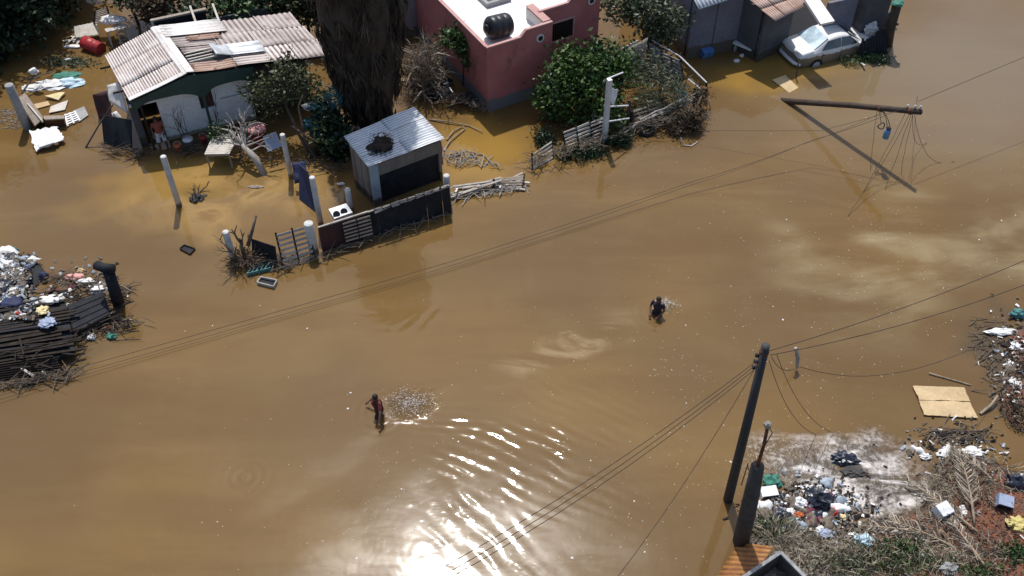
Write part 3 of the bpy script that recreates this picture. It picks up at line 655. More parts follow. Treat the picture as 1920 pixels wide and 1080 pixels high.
def bushy(name, label, cat, base, ells, n, size, leaf, trunks=(), sub_=10, rs=.13, seed=1, m='bark', group=None, aspect=.5, up=.1):
    t = thing(name, label, cat, base, group)
    if trunks:
        mb = MB()
        for tr in trunks: mb.tube(tr[0], tr[1], 7)
        mb.build('trunk', M[m], t, True)
    leafmesh('crown', clumps(ells, n, sub_, rs, seed), size, L[leaf], t, aspect, up, seed)
    return t
def tree(name, label, px, h, r, leaf, n, size, seed, cat='tree', group=None, squash=.7, lobes=6, tr=.16, low=.35, rs=.2):
    b = G(*px); g = random.Random(seed); t = thing(name, label, cat, b, group)
    mb = MB(); top = b + V(g.uniform(-.3, .3), g.uniform(-.3, .3), h * .6); mb.tube([b - EZ * .5, b.lerp(top, .5) + V(g.uniform(-.1, .1), 0, 0), top], [tr, tr * .8, tr * .55], 8)
    ells = []
    for i in range(lobes):
        a = g.uniform(0, 6.28); d = r * g.uniform(.2, .62); z = h * g.uniform(low, .88)
        c = b + V(math.cos(a) * d, math.sin(a) * d, z); k = r * g.uniform(.36, .6); ells.append((c, (k, k, k * squash))); mb.tube([b.lerp(top, g.uniform(.4, .9)), b.lerp(c, .8) + EZ * .1, c], [tr * .4, tr * .28, tr * .12], 5)
    ells.append((b + EZ * h * .62, (r * .55, r * .55, h * .3)))
    mb.build('trunk', M['bark'], t, True)
    leafmesh('crown', clumps(ells, n, 14, rs, seed), size, L[leaf], t, .55, .1, seed)
    return t

# person in the doorway, the two waders
def figure(name, label, base, face, pose, shirt, shorts, hgt=1.65, seed=0, sub=0.0):
    "pose: dict of joints in body space (x right, y forward, z up) for a 1.65 m body standing at z=0"
    s = hgt / 1.65; cz, sz = math.cos(face), math.sin(face)
    T = lambda p: Vector(base) + V((p[0] * cz - p[1] * sz) * s, (p[0] * sz + p[1] * cz) * s, p[2] * s - sub)
    J = dict(pel=(0, 0, .88), waist=(0, .01, 1.02), chest=(0, .02, 1.24), neck=(0, .02, 1.39), head=(0, .04, 1.52),
             sl=(-.165, .01, 1.34), sr=(.165, .01, 1.34), el=(-.23, -.02, 1.08), er=(.23, -.02, 1.08), wl=(-.22, .1, .87), wr=(.22, .1, .87),
             hl=(-.085, 0, .86), hr=(.085, 0, .86), kl=(-.10, .03, .47), kr=(.10, .03, .47), al=(-.10, -.02, .08), ar=(.10, -.02, .08))
    J.update(pose); J = {k: T(v) for k, v in J.items()}; f = V(-sz, cz, 0); rt_ = V(cz, sz, 0)
    t = thing(name, label, 'person', base)
    b = MB()
    ch = lambda ks, rs_: b.tube([J[k] if isinstance(k, str) else k for k in ks], [r * s for r in rs_], 10)
    ch(('pel', 'waist', 'chest', J['neck'] - EZ * .03 * s), (.125, .115, .135, .06)); ch((J['neck'] - EZ * .05 * s, J['neck'] + EZ * .06 * s), (.052, .048))
    b.blob(J['chest'] + EZ * .02 * s, (.165 * s, .1 * s, .16 * s), 1, .02); b.blob(J['pel'], (.15 * s, .12 * s, .12 * s), 2, .02)
    b.blob(J['head'], (.074 * s, .092 * s, .112 * s), 3, .02); b.blob(J['head'] + f * .09 * s - EZ * .01 * s, (.014 * s, .02 * s, .02 * s), 4, .0, 1)   # nose
    for sg in (-1, 1): b.blob(J['head'] + rt_ * sg * .074 * s, (.012 * s, .02 * s, .03 * s), 5, 0, 1)
    b.blob(J['head'] + f * .05 * s - EZ * .075 * s, (.04 * s, .04 * s, .035 * s), 6, 0, 1)
    for sd in 'lr':
        ch(('s' + sd, 'e' + sd, 'w' + sd), (.052, .042, .028)); ch((J['chest'] + EZ * .06 * s, 's' + sd), (.07, .055)); ch(('h' + sd, 'k' + sd, 'a' + sd), (.085, .058, .04))
        ft = J['a' + sd]; b.tube([ft - f * .05 * s - EZ * .04 * s, ft + f * .06 * s - EZ * .05 * s, ft + f * .17 * s - EZ * .06 * s], [.035 * s, .04 * s, .028 * s], 8)
        d = (J['w' + sd] - J['e' + sd]).normalized(); sx = d.cross(f if abs(d.dot(f)) < .9 else EZ).normalized(); w0 = J['w' + sd]
        b.tube([w0, w0 + d * .05 * s, w0 + d * .09 * s], [.026 * s, .038 * s, .034 * s], 8)
        for i, (o_, l_) in enumerate(((-.03, .07), (-.01, .082), (.01, .078), (.03, .062))):
            p = w0 + d * .085 * s + sx * o_ * s; b.tube([p, p + d * l_ * .5 * s + f * .005 * s, p + d * l_ * .9 * s + f * .022 * s], [.009 * s, .008 * s, .006 * s], 5)
        p = w0 + d * .03 * s + sx * (-.034 if sd == 'l' else .034) * s; b.tube([p, p + d * .03 * s + sx * (-.02 if sd == 'l' else .02) * s, p + d * .06 * s + sx * (-.024 if sd == 'l' else .024) * s], [.011 * s, .01 * s, .007 * s], 5)
    bo = b.build('body', M['skin'], t); rm = bo.modifiers.new('skin', 'REMESH'); rm.mode = 'VOXEL'; rm.voxel_size = .011 * s; rm.use_smooth_shade = True
    c = MB(); c.tube([J['pel'] + EZ * .03 * s, J['waist'], J['chest'], J['neck'] - EZ * .045 * s], [.152 * s, .142 * s, .158 * s, .085 * s], 12); c.blob(J['chest'] + EZ * .02 * s, (.178 * s, .118 * s, .165 * s), 1, .02)
    for sd in 'lr': c.tube([J['chest'].lerp(J['s' + sd], .5), J['s' + sd], J['s' + sd].lerp(J['e' + sd], .6)], [.08 * s, .07 * s, .062 * s], 9)
    so = c.build('shirt', M[shirt], t); rm = so.modifiers.new('cloth', 'REMESH'); rm.mode = 'VOXEL'; rm.voxel_size = .016 * s; rm.use_smooth_shade = True
    c = MB(); c.tube([J['pel'] + EZ * .10 * s, J['pel']], [.14 * s, .155 * s], 12)
    for sd in 'lr': c.tube([J['h' + sd] + EZ * .05 * s, J['h' + sd].lerp(J['k' + sd], .5), J['h' + sd].lerp(J['k' + sd], .95)], [.105 * s, .095 * s, .088 * s], 10)
    so = c.build('shorts', M[shorts], t); rm = so.modifiers.new('cloth', 'REMESH'); rm.mode = 'VOXEL'; rm.voxel_size = .018 * s; rm.use_smooth_shade = True
    c = MB(); c.blob(J['head'] + EZ * .03 * s - f * .018 * s, (.086 * s, .098 * s, .105 * s), 7 + seed, .12, 3, 4); c.build('hair', M['hair'], t, True)
    for sg in (-1, 1): MB().blob(J['head'] + f * .086 * s + rt_ * sg * .03 * s + EZ * .012 * s, (.01 * s, .008 * s, .007 * s), 1, 0, 1).build('eye', M['hair'], t)
    MB().box(J['head'] + f * .088 * s - EZ * .05 * s, (.04 * s, .01 * s, .009 * s), face).build('mouth', M['maroon_rag'], t)
    return t
figure('person', 'person in dark red top wading with arms out by the bright splash', G(712, 775), R(120), dict(head=(0, .08, 1.5), neck=(0, .05, 1.38), chest=(0, .04, 1.22), el=(-.36, .1, 1.15), wl=(-.50, .22, .92), er=(.34, -.02, 1.10), wr=(.42, .16, .88), kl=(-.1, .22, .5), al=(-.1, .12, .1)), 'red_shirt', 'dark_shorts', 1.62, 1, .66)
figure('person', 'person in dark clothes wading waist deep in mid street', G(1232, 587), R(150), dict(head=(0, .06, 1.52), el=(-.25, .06, 1.12), wl=(-.15, .28, .98), er=(.25, .04, 1.12), wr=(.15, .27, .96), kr=(.1, .2, .5)), 'dark_shirt', 'dark_shorts', 1.60, 2, .80)
figure('person', 'person in brick red shirt and pale trousers standing in the porch doorway', h0 + hu * .78 + hn * .42 - EZ * .2, R(24 + 180), dict(el=(-.22, .02, 1.08), wl=(-.16, .16, .92), er=(.25, 0, 1.1), wr=(.24, .1, .88), kl=(-.13, .05, .47), al=(-.15, .0, .08), kr=(.13, .05, .47), ar=(.15, 0, .08)), 'brick_shirt', 'pale_shorts', 1.62, 3, 0)
#@@PART3
# ------------------------------------------------------------------ the shed
s1, s2, s3, s4 = G(647, 258, 2.25), G(776, 203, 2.25), G(832, 262, 1.9), G(692, 314, 1.9)
b4 = s4.copy(); b4.z = 0
sh = thing('shed', 'small board shed with a shiny corrugated roof behind the dark fence', 'shed', b4)
su = s3 - s4; su.z = 0; sl = su.length; su.normalize(); sv = s1 - s4; sv.z = 0; sdp = sv.length; sv.normalize()
def sp(x, y, z): return b4 + su * x + sv * y + EZ * z
def sbox(name, m, x0, x1, y0, y1, z0, z1, par=None): return MB().hexa([sp(*p) for p in ((x0, y0, z0), (x1, y0, z0), (x1, y1, z0), (x0, y1, z0), (x0, y0, z1), (x1, y0, z1), (x1, y1, z1), (x0, y1, z1))]).build(name, M[m], par or sh)
SR = [s4 + EZ * .03, s1 + EZ * .03, s2 + EZ * .03, s3 + EZ * .03]     # waves run left to right as in the photo
for i, (a, b) in enumerate(((0, .36), (.34, .69), (.67, 1.0))):
    for j, (c, d) in enumerate(((0, .56), (.54, 1.0))):
        MB().corr(sub(SR, a - .01, b + .01, c - .012, d + .012, .012 * ((i + j) % 2) + .01 * j), 6, .014, 5, .01, 0, .07).build('roof_sheet', M['roof_zinc'], sh, True, .005)
for i in range(6):                                # left wall of upright boards
    y0 = .1 + i * (sdp - .2) / 6; z1 = 1.86 + .33 * (i + .5) / 6
    sbox('board', 'shed_board', .08 - .012 * (i % 2), .11 - .012 * (i % 2), y0, y0 + (sdp - .2) / 6 - .012, -.4, z1)
sbox('corner_post', 'shed_trim', .06, .36, .05, .13, -.4, 1.85); sbox('corner_post', 'shed_board', sl - .2, sl - .1, .06, .16, -.4, 1.85)
sbox('lintel_board', 'shed_board', .363, sl - .103, .07, .1, 1.32, 1.84); sbox('back_wall', 'dark_wood', .12, sl - .1, sdp - .14, sdp - .1, -.4, 2.15)
sbox('side_wall', 'shed_board', sl - .13, sl - .10, .17, sdp - .15, -.4, 1.95); sbox('opening_shade', 'black_sheet', .363, sl - .203, .16, .19, -.4, 1.318)  # black sheet standing in for the shade inside the open front
# heap of leaves on the shed roof
hp = thing('leaf_heap', 'heap of dead leaves and twigs lying on the shed roof', 'leaf heap', bil(SR, .42, .30) + EZ * .03)
mb = MB(); hc = bil(SR, .42, .30) + EZ * .05; mb.blob(hc, (.36, .44, .07), 4, .7, 3, 2.2); mb.build('litter', M['dark_wood'], hp, True)
g = np.random.default_rng(5); pts = np.array(hc) + np.clip(g.normal(size=(420, 3)), -1.5, 1.5) * np.array([.25, .3, .025]); pts[:, 2] = pts[:, 2] + (pts[:, 1] - hc.y) * .18; leafmesh('leaves', pts, .075, L['brown'], hp, .5, 0, 5)
tag(MB().cloth([sp(sl - .09, .0, 1.85), sp(sl - .09, .28, 1.85), sp(sl - .06, .26, .75), sp(sl - .06, .05, .7)], 6, 10, .04, 2, 6).build('hanging_cloth', M['pink_cloth'], None, True, .01), 'pink cloth hanging at the open corner of the shed', 'cloth')
tag(MB().blob(bil(SR, .62, .38) + EZ * .07, (.10, .08, .05), 9, .2).build('foam_lump', M['white_plastic']), 'small white lump lying on the shed roof', 'lump')

# ------------------------------------------------------------------ posts
def vpost(name, label, base, h, r, m, n=12, square=False, lean=(0, 0), group=None, cap=None):
    b = G(*base); top = b + V(lean[0], lean[1], h)
    t = thing(name, label, 'post', b, group); mb = MB()
    if square: mb.beam(b - EZ * .5, top, r * 2, r * 2)
    else: mb.tube([b - EZ * .5, b.lerp(top, .5), top - EZ * .02, top], [r, r * .98, r * .97, r * .88], n)
    mb.build('shaft', M[m], t, not square)
    if cap: MB().tube([top + EZ * .001, top + EZ * cap], [r * .55, r * .5], 10).build('top_stub', M[m], t)
    return t
vpost('concrete_post', 'lone concrete post in open water before the porch', (336, 386), 2.3, .11, 'concrete_post')
vpost('concrete_post', 'slim pale post holding a blue grey board', (546, 332), 2.0, .10, 'concrete_post')
vpost('concrete_post', 'tall white post beside the navy panel', (602, 422), 2.22, .105, 'concrete_post')
vpost('concrete_post', 'short white post beside the driftwood tangle', (438, 488), 1.35, .12, 'concrete_post')
vpost('concrete_post', 'thick short post between slatted pallet and maroon fence board', (589, 472), 1.35, .17, 'concrete_post')
vpost('concrete_post', 'short pale post beside the white stove', (658, 396), 1.05, .11, 'concrete_post', cap=.05)
vpost('concrete_post', 'short white post at the end of the dark fence', (840, 378), 1.25, .12, 'concrete_post')
vpost('hollow_post', 'stout grey concrete pipe post beside the brown cabinet', (52, 240), 2.05, .17, 'grey_concrete', 14)
vpost('steel_post', 'square white steel post in the broken slat fence', (1133, 266), 2.9, .085, 'white_steel', square=True)
# ------------------------------------------------------------------ front fence
def pallet(name, label, q, cols, n, m, sw=.6, cat='pallet', rail='dark_wood', jit=0.0, group=None, t_=.025):
    "slatted panel over quad q (top left, top right, bottom right, bottom left)"
    lo = min(x.z for x in q); c = sum(q, V(0, 0, 0)) / 4; t = thing(name, label, cat, V(c.x, c.y, lo), group)
    nrm = (q[1] - q[0]).cross(q[3] - q[0]).normalized()
    if nrm.y > 0: nrm = -nrm
    for k in range(cols):
        for i in range(n):
            v0 = (i + .5 - sw / 2) / n; v1 = (i + .5 + sw / 2) / n; u0, u1 = (k + .04) / cols, (k + .96) / cols
            qq = [bil(q, u, v) + V(rnd.uniform(-jit, jit), rnd.uniform(-jit, jit), rnd.uniform(-jit, jit)) for u, v in ((u0, v0), (u1, v0), (u1, v1), (u0, v1))]
            MB().slab([x + nrm * .03 for x in qq], t_, nrm).build('slat', M[m], t)
    for k in range(cols + 1):
        u = min(.985, max(.015, k / cols)); MB().beam(bil(q, u, -.02), bil(q, u, 1.02), .07, .045).build('rail', M[rail], t)
    return t
pallet('slat_pallet', 'grey slatted pallet standing in the front fence', [G(516, 438, 1.15), G(578, 420, 1.15), G(592, 492, -.12), G(534, 512, -.12)], 2, 8, 'grey_wood', .5)
fz = 1.1
def fence_panel(name, label, q, m, t=.04, strips=6, cat='fence panel', edge=None):
    lo = min(x.z for x in q); c = sum(q, V(0, 0, 0)) / 4; th = thing(name, label, cat, V(c.x, c.y, lo))
    for i in range(strips):
        a, b = i / strips + .002, (i + 1) / strips - .002
        qq = [bil(q, a, 0), bil(q, b, 0), bil(q, b, 1), bil(q, a, 1)]; off = EV * rnd.uniform(-.03, .03) + EZ * rnd.uniform(-.06, .03)
        MB().slab([x + off for x in qq], t).build('board', M[m], th)
    if edge: MB().beam(q[0] + EZ * .03, q[1] + EZ * .03, .06, .05).build('top_rail', M[edge], th)
    return th
fence_panel('fence_panel', 'maroon board fence panel behind the thick short post', [G(596, 428, 1.05), G(690, 398, 1.05), G(700, 452, -.15), G(606, 480, -.15)], 'maroon', strips=6, edge='grey_wood')
fence_panel('fence_panel', 'long blackish board fence panel in front of the shed', [G(690, 399, 1.05), G(842, 349, 1.15), G(847, 404, -.15), G(700, 452, -.15)], 'black_sheet', strips=10, edge='grey_wood')
pallet('slat_pallet', 'short run of pale slats nailed over maroon and black fence boards', [G(640, 417, 1.02), G(694, 401, 1.02), G(700, 440, .3), G(648, 455, .3)], 2, 6, 'old_wood', .45)
pallet('slat_pallet', 'narrow slat strip along the top of the blackish fence', [G(700, 392, 1.22), G(840, 344, 1.28), G(841, 352, 1.1), G(702, 400, 1.08)], 9, 2, 'grey_wood', .55, jit=.02)
# broken fence lying on the water to the right of it
bf = thing('fallen_fence', 'grey slat fence collapsed onto the water beside the shed', 'fence', G(905, 362))
for i in range(20):
    u = i / 19; p = G(848 + u * 132 + rnd.uniform(-4, 4), 362 - u * 24 + rnd.uniform(-7, 7)); a = R(rnd.choice((20, 28, 35, 15, 75, -20)) + rnd.uniform(-10, 10)); l = rnd.uniform(.45, 1.0)
    d = V(math.cos(a), math.sin(a), rnd.uniform(-.05, .12)); MB().beam(p - d * l / 2 + EZ * rnd.uniform(.05, .4 - .25 * u), p + d * l / 2 + EZ * rnd.uniform(.05, .35 - .2 * u), .07, .025).build('slat', M[rnd.choice(('grey_wood', 'old_wood', 'pale_wood'))], bf)
for a, b in (((846, 370, .1), (940, 338, .32)), ((850, 350, .3), (984, 332, .12)), ((930, 348, .1), (985, 356, .05))): MB().beam(G(*a), G(*b), .08, .05).build('rail', M['grey_wood'], bf)
pallet('fallen_pallet', 'weathered pallet end tilted up at the tip of the collapsed fence', [G(925, 336, .35), G(984, 327, .28), G(978, 358, .02), G(925, 352, .05)], 1, 6, 'old_wood', .6)
# white stove, driftwood, dark sheet, crate, floating drawer
st_ = thing('stove', 'white enamel stove top lying behind the fence', 'stove', G(638, 420))
MB().slab([G(617, 396, .62), G(650, 385, .66), G(662, 402, .62), G(628, 414, .58)], .22).build('body', M['white_plastic'], st_)
for p in ((645, 397), (631, 402)): MB().tube([G(*p, .745), G(*p, .765)], [.13, .11], 14).build('burner', M['black_plastic'], st_)
dw = thing('driftwood', 'tangled driftwood root caught by the short white post', 'driftwood', G(462, 488)); mb = MB()
branchy(mb, G(462, 492, -.1), V(.1, .1, 1), .9, .09, 2, .9); branchy(mb, G(455, 495, 0), V(-.5, 0, .7), .7, .06, 2, .9); mb.tube([G(465, 460, .55), G(473, 432, 1.1), G(480, 404, 1.6)], [.07, .055, .04], 6)
mb.build('root', M['branch'], dw, True); g = np.random.default_rng(9); pts = np.array(G(458, 485, .25)) + g.normal(size=(700, 3)) * np.array([.28, .22, .16]); stuff(leafmesh('litter', pts, .16, L['brown'], dw, .2, 0, 9))
sheet_thing('fallen_board', 'black panel leaning between driftwood tangle and slatted pallet', 'panel', [(472, 448, .8), (516, 462, .85), (520, 500, -.05), (474, 492, -.05)], 'black_sheet', .04)
cr = thing('plastic_crate', 'teal plastic crate half sunk below the black panel', 'crate', G(484, 510))
for i in range(6): MB().beam(G(464 + i * 8, 513 - i * 2, .1), G(470 + i * 8, 504 - i * 2, .12), .03, .05).build('slat', M['teal'], cr)
for a, b in (((463, 515), (508, 504)), ((470, 503), (513, 493))): MB().beam(G(*a, .08), G(*b, .08), .03, .14).build('side', M['teal'], cr)
def drawer(label, px, m, name='floating_tray', h=.12, cat='drawer'):
    q = [G(*p) for p in px]; c = sum(q, V(0, 0, 0)) / 4; t = thing(name, label, cat, c)
    MB().slab([x + EZ * .015 for x in q], .02).build('bottom', M['black_sheet'], t)
    for i in range(4): MB().beam(q[i] + EZ * h * .5, q[(i + 1) % 4] + EZ * h * .5, .035, h).build('side', M[m], t)
    return t
drawer('open wooden drawer floating below the teal crate', ((483, 533), (490, 523), (520, 529), (514, 541)), 'grey_wood')
drawer('dark shallow square box floating by the lone concrete post', ((338, 468), (346, 461), (366, 468), (357, 478)), 'dark_wood', 'floating_box', .07, 'box')
# navy panel, blue grey board, table, tub, uprooted stump
sheet_thing('navy_board', 'navy blue panel leaning against the tall white post', 'panel', [(561, 308, 1.1), (577, 322, 1.25), (600, 402, .05), (562, 374, .0)], 'navy', .04)
tag(MB().cloth([G(548, 306, .9), G(572, 302, 1.0), G(576, 338, .5), G(552, 345, .4)], 8, 8, .12, 4, 3).build('blue_cloth', M['navy'], None, True, .01), 'dark blue cloth bundled on the navy panel', 'cloth')
sheet_thing('blue_board', 'blue grey board fixed behind the slim pale post', 'board', [(493, 256, 1.2), (517, 247, 1.3), (529, 274, .75), (502, 285, .7)], 'blue_grey', .03)
tb = thing('slat_table', 'small white slatted table standing in the water', 'table', G(415, 315))
tq = [G(398, 257, .72), G(447, 257, .72), G(430, 289, .72), G(383, 290, .72)]
for i in range(9): MB().slab([bil(tq, a, b) for a, b in ((0, i / 9 + .004), (1, i / 9 + .004), (1, (i + 1) / 9 - .012), (0, (i + 1) / 9 - .012))], .03).build('slat', M['pale_wood'], tb)
for u, v in ((.05, .06), (.95, .06), (.95, .94), (.05, .94)): p = bil(tq, u, v); MB().box((p.x, p.y, .12), (.06, .06, 1.14), AX).build('leg', M['old_wood'], tb)
MB().beam(bil(tq, .02, .97) - EZ * .06, bil(tq, .98, .97) - EZ * .06, .03, .09).build('apron', M['old_wood'], tb)
rb_ = thing('tub', 'red tub with a pink top beside the blue grey board', 'tub', G(487, 268)); tc_ = G(487, 268)
MB().lathe(tc_, [(.26, -.2), (.28, 0), (.34, .62), (.37, .64), (.37, .68)], 22).build('tub_body', M['red_tub'], rb_, True); MB().lathe(tc_, [(.35, .682), (.33, .72), (.02, .74)], 20).build('cover', M['pink_cloth'], rb_)
us = thing('uprooted_tree', 'uprooted grey tree with bare spiky roots beside the white table', 'tree', G(497, 330)); mb = MB()
r0 = G(497, 330, -.1); r1 = G(478, 296, .6); r2 = G(455, 272, .85); mb.tube([r0, r1, r2], [.15, .13, .1], 8)
r3 = G(488, 310, .3)
for k in range(13): branchy(mb, r2.lerp(r1, rnd.uniform(-.2, .6)), V(rnd.uniform(-1, 1), rnd.uniform(-.6, .9), rnd.uniform(-.1, .9)), rnd.uniform(.45, .9), .045, 2, .8)
mb.tube([r2, G(430, 245, 1.0), G(396, 238, 1.15)], [.06, .045, .025], 6)
mb.build('roots', M['grey_wood'], us, True)
# junk on the porch
for nm, lab, cat, px, r_, m_ in (('bucket', 'orange bucket by the porch doorway', 'bucket', (336, 283), .15, 'orange'), ('basin', 'white basin floating on the porch beside the orange bucket', 'basin', (355, 272), .19, 'white_plastic'), ('bucket', 'dark red bucket under the porch window', 'bucket', (384, 268), .16, 'red_tub')):
    c = G(*px); t = thing(nm, lab, cat, c); MB().lathe(c, [(r_ * .75, -.05), (r_, .26), (r_ * 1.06, .27), (r_ * 1.06, .3)], 16).build('shell', M[m_], t, True); MB().tube([c + V(r_ * math.cos(a), r_ * .3 * math.sin(a), .3 + .14 * math.sin(a)) for a in np.linspace(0, math.pi, 9)], .008, 4).build('handle', M['steel'], t)
mb = MB()
for p in ((353, 262), (357, 250), (350, 245)): branchy(mb, G(353, 268, -.1), V(rnd.uniform(-.3, .3), 0, 1), 1.0, .025, 2, .6)
tag(mb.build('bare_sapling', M['bark']), 'bare sapling against the white porch wall', 'sapling')
mb = MB(); branchy(mb, G(402, 258, -.1), V(.1, .1, 1), 1.1, .03, 2, .7); sp_ = thing('young_shrub', 'young shrub with a few leaves below the porch window', 'shrub', G(402, 258)); mb.build('stem', M['branch'], sp_); leafmesh('leaves', clumps([(G(405, 250, .9), (.4, .3, .5))], 260, 6, .08, 3), .13, L['mid'], sp_)
dc = thing('debris_clump', 'dark soggy clump of roots beside the lone concrete post', 'debris', G(366, 370)); mb = MB()
for k in range(7): branchy(mb, G(366 + rnd.uniform(-10, 10), 368 + rnd.uniform(-8, 8), .0), V(rnd.uniform(-1, 1), rnd.uniform(-1, 1), .5), .35, .03, 1, .9)
mb.build('roots', M['bark'], dc); MB().blob(G(370, 372, .02), (.26, .2, .14), 6, .6, 3, 2.5).build('mud', M['dark_concrete'], dc)
for lab, px, r_, m_ in (('pale plank scrap floating before the navy panel', (478, 350), (.28, .08, .04), 'old_wood'), ('white plastic bottle floating in open water before the fence', (640, 345), (.14, .06, .05), 'white_plastic')): tag(MB().blob(G(*px, .02), r_, px[0], .5, 3, 2.2).build('flotsam', M[m_]), lab, 'flotsam')
# ------------------------------------------------------------------ left bank of household junk
cb = thing('cabinet', 'fallen brown wooden cabinet against the stout grey post', 'cabinet', G(62, 225))
q = [G(33, 185, .75), G(47, 175, .8), G(82, 222, .5), G(66, 236, .35)]
MB().slab(q, .05).build('top_panel', M['old_wood'], cb); MB().slab([q[0], q[3], G(68, 245, -.1), G(38, 205, -.1)], .04).build('front_panel', M['brown_wood'], cb); MB().slab([q[1], q[2], G(86, 238, -.1), G(52, 190, -.1)], .04).build('side_panel', M['brown_wood'], cb)
MB().beam(G(52, 195, .72), G(80, 228, .48), .05, .1).build('shelf', M['pale_wood'], cb)
dk = thing('chest', 'brown chest with a pale lid floating beside the fallen cabinet', 'chest', G(103, 238))
MB().slab([G(82, 218, .42), G(122, 217, .42), G(120, 223, .42), G(84, 225, .42)], .05).build('lid', M['old_wood'], dk); MB().hexa([G(84, 240, -.05), G(122, 238, -.05), G(122, 231, -.05), G(83, 231, -.05), G(84, 226, .38), G(121, 224, .38), G(121, 218, .38), G(83, 219, .38)]).build('case', M['brown_wood'], dk)
wc = thing('foam_box', 'tattered white foam box floating before the brown chest', 'foam box', G(88, 272)); mb = MB(); mb.cloth([G(55, 245, .22), G(108, 238, .28), G(120, 262, .2), G(66, 284, .14)], 10, 10, .05, 4, 3, .05).build('lid', M['white_plastic'], wc, False, .05)
mb = MB(); mb.slab([G(70, 268, .25), G(98, 258, .3), G(102, 268, .28), G(74, 277, .22)], .06).build('pad', M['white_cloth'], wc); MB().hexa([G(66, 288, -.05), G(110, 278, -.05), G(104, 262, -.05), G(62, 266, -.05), G(67, 282, .13), G(110, 270, .16), G(104, 255, .16), G(62, 260, .15)]).build('case', M['brown_wood'], wc)
tag(MB().cloth([G(84, 181, .1), G(112, 174, .12), G(122, 174, .1), G(110, 188, .06)], 5, 5, .03, 2).build('foam_slab', M['cream_foam'], None, False, .08), 'cream foam slab floating before the pale cloths', 'foam slab')
sheet_thing('floating_board', 'pale board floating beside the brown chest', 'board', [(95, 200, .06), (128, 188, .05), (122, 206, .05), (92, 212, .06)], 'pale_wood', .03)
sheet_thing('floating_board', 'thin tan board floating before the cream foam slab', 'board', [(62, 196, .04), (90, 190, .04), (94, 197, .04), (66, 205, .04)], 'tan_board', .03)
sheet_thing('floating_board', 'mauve grey board floating beside the white lattice', 'board', [(138, 208, .04), (158, 200, .05), (166, 216, .04), (148, 229, .04)], 'grey_concrete', .03)
pallet('white_lattice', 'small white lattice floating beside the brown chest', [G(122, 215, .12), G(140, 209, .12), G(150, 226, .06), G(127, 236, .06)], 2, 5, 'white_plastic', .5, 'lattice', 'white_plastic')
for i, (lab, px, m_, r_) in enumerate((('white cloth heap floating beyond the cream foam slab', (98, 160), 'white_cloth', (.75, .38, .16)), ('pale blue cloth heap floating beside the white cloth heap', (131, 157), 'pale_blue', (.62, .34, .16)), ('grey white sheet roll floating by the bent branch', (63, 166), 'white_cloth', (.5, .22, .12)), ('dull green rag mass floating beyond the pale cloths', (125, 142), 'green_rag', (.55, .3, .08)))):
    tag(MB().blob(G(*px), r_, i + 11, .55, 3, 2.6).build('cloth_heap', M[m_], None, False), lab, 'cloth')
mb = MB(); mb.tube([G(40, 176, .2), G(58, 150, .5), G(68, 135, .8)], [.04, .035, .03], 6); mb.tube([G(58, 150, .5), G(78, 140, .4), G(102, 132, .1)], [.03, .025, .02], 5); mb.tube([G(40, 150, .1), G(70, 142, .25), G(98, 136, .1)], [.03, .025, .02], 5)
tag(mb.build('bent_branch', M['branch']), 'bent pale branch rising beyond the floating cloths', 'branch'); tag(MB().blob(G(63, 134, .8), (.22, .12, .14), 5, .5, 2, 3).build('white_rag', M['white_cloth']), 'white rag caught on the bent branch', 'rag')
mb = MB()
for i in range(160): p = G(rnd.uniform(0, 48), rnd.uniform(205, 242)); mb.blob(p + EZ * .01, (rnd.uniform(.02, .08), rnd.uniform(.02, .06), .025), i, .5, 1)
stuff(mb.build('small_rubbish', M['mud_scrap']), 'pale small rubbish drifting around the stout grey post', 'rubbish')
mb = MB(); pts = [(G(rnd.gauss(130, 26), rnd.gauss(117, 6)) + EZ * .02) for _ in range(900)]; stuff(leafmesh('drift_weed', np.array([tuple(p) for p in pts]), .16, L['grey'], None, .3, 0, 21), 'grey green drift weed floating near the red barrel', 'weed')
tag(MB().blob(G(128, 112, .03), (.16, .08, .06), 3, .2).build('foam_lump', M['white_plastic']), 'small white lump on the drift weed', 'lump')
# red barrel and the wooden jetty heap behind it
rbx = G(174, 86, .2); ba = V(.85, -.45, -.1).normalized()
brl = thing('barrel', 'red steel barrel floating by the broken white pallets', 'barrel', G(174, 86)); pr = [(.27, -.46), (.29, -.45), (.29, -.17), (.305, -.15), (.29, -.13), (.29, .13), (.305, .15), (.29, .17), (.29, .45), (.27, .46)]
MB().lathe(rbx, pr, 22, ba).build('drum', M['red_paint'], brl, True)
for s_ in (-.46, .455): MB().lathe(rbx + ba * s_, [(.295, -.012), (.305, 0), (.295, .012)], 22, ba).build('rim', M['red_paint'], brl)
pallet('broken_pallet', 'white pallet with missing boards behind the red barrel', [G(140, 50, .45), G(180, 42, .5), G(186, 66, .25), G(142, 72, .2)][::1], 5, 1, 'pale_wood', .95, rail='pale_wood', t_=.03)
pallet('slat_pallet', 'leaning grey slat rack behind the white pallet', [G(178, 20, 1.2), G(200, 12, 1.3), G(208, 38, .6), G(176, 45, .5)], 1, 8, 'grey_wood', .5)
jt = thing('plank_table', 'long white plank table on thin legs behind the roof', 'table', G(220, 62)); q = [G(196, 55, .75), G(232, 44, .75), G(238, 52, .75), G(200, 61, .75)]
for i in range(3): MB().slab([bil(q, a, b) for a, b in ((0, i / 3 + .02), (1, i / 3 + .02), (1, (i + 1) / 3 - .02), (0, (i + 1) / 3 - .02))], .04).build('plank', M['pale_wood'], jt)
for u, v in ((.06, .9), (.5, .92), (.94, .9), (.94, .1), (.06, .1)): p = bil(q, u, v); MB().box((p.x, p.y, .1), (.05, .05, 1.2), AX).build('leg', M['pale_wood'], jt)
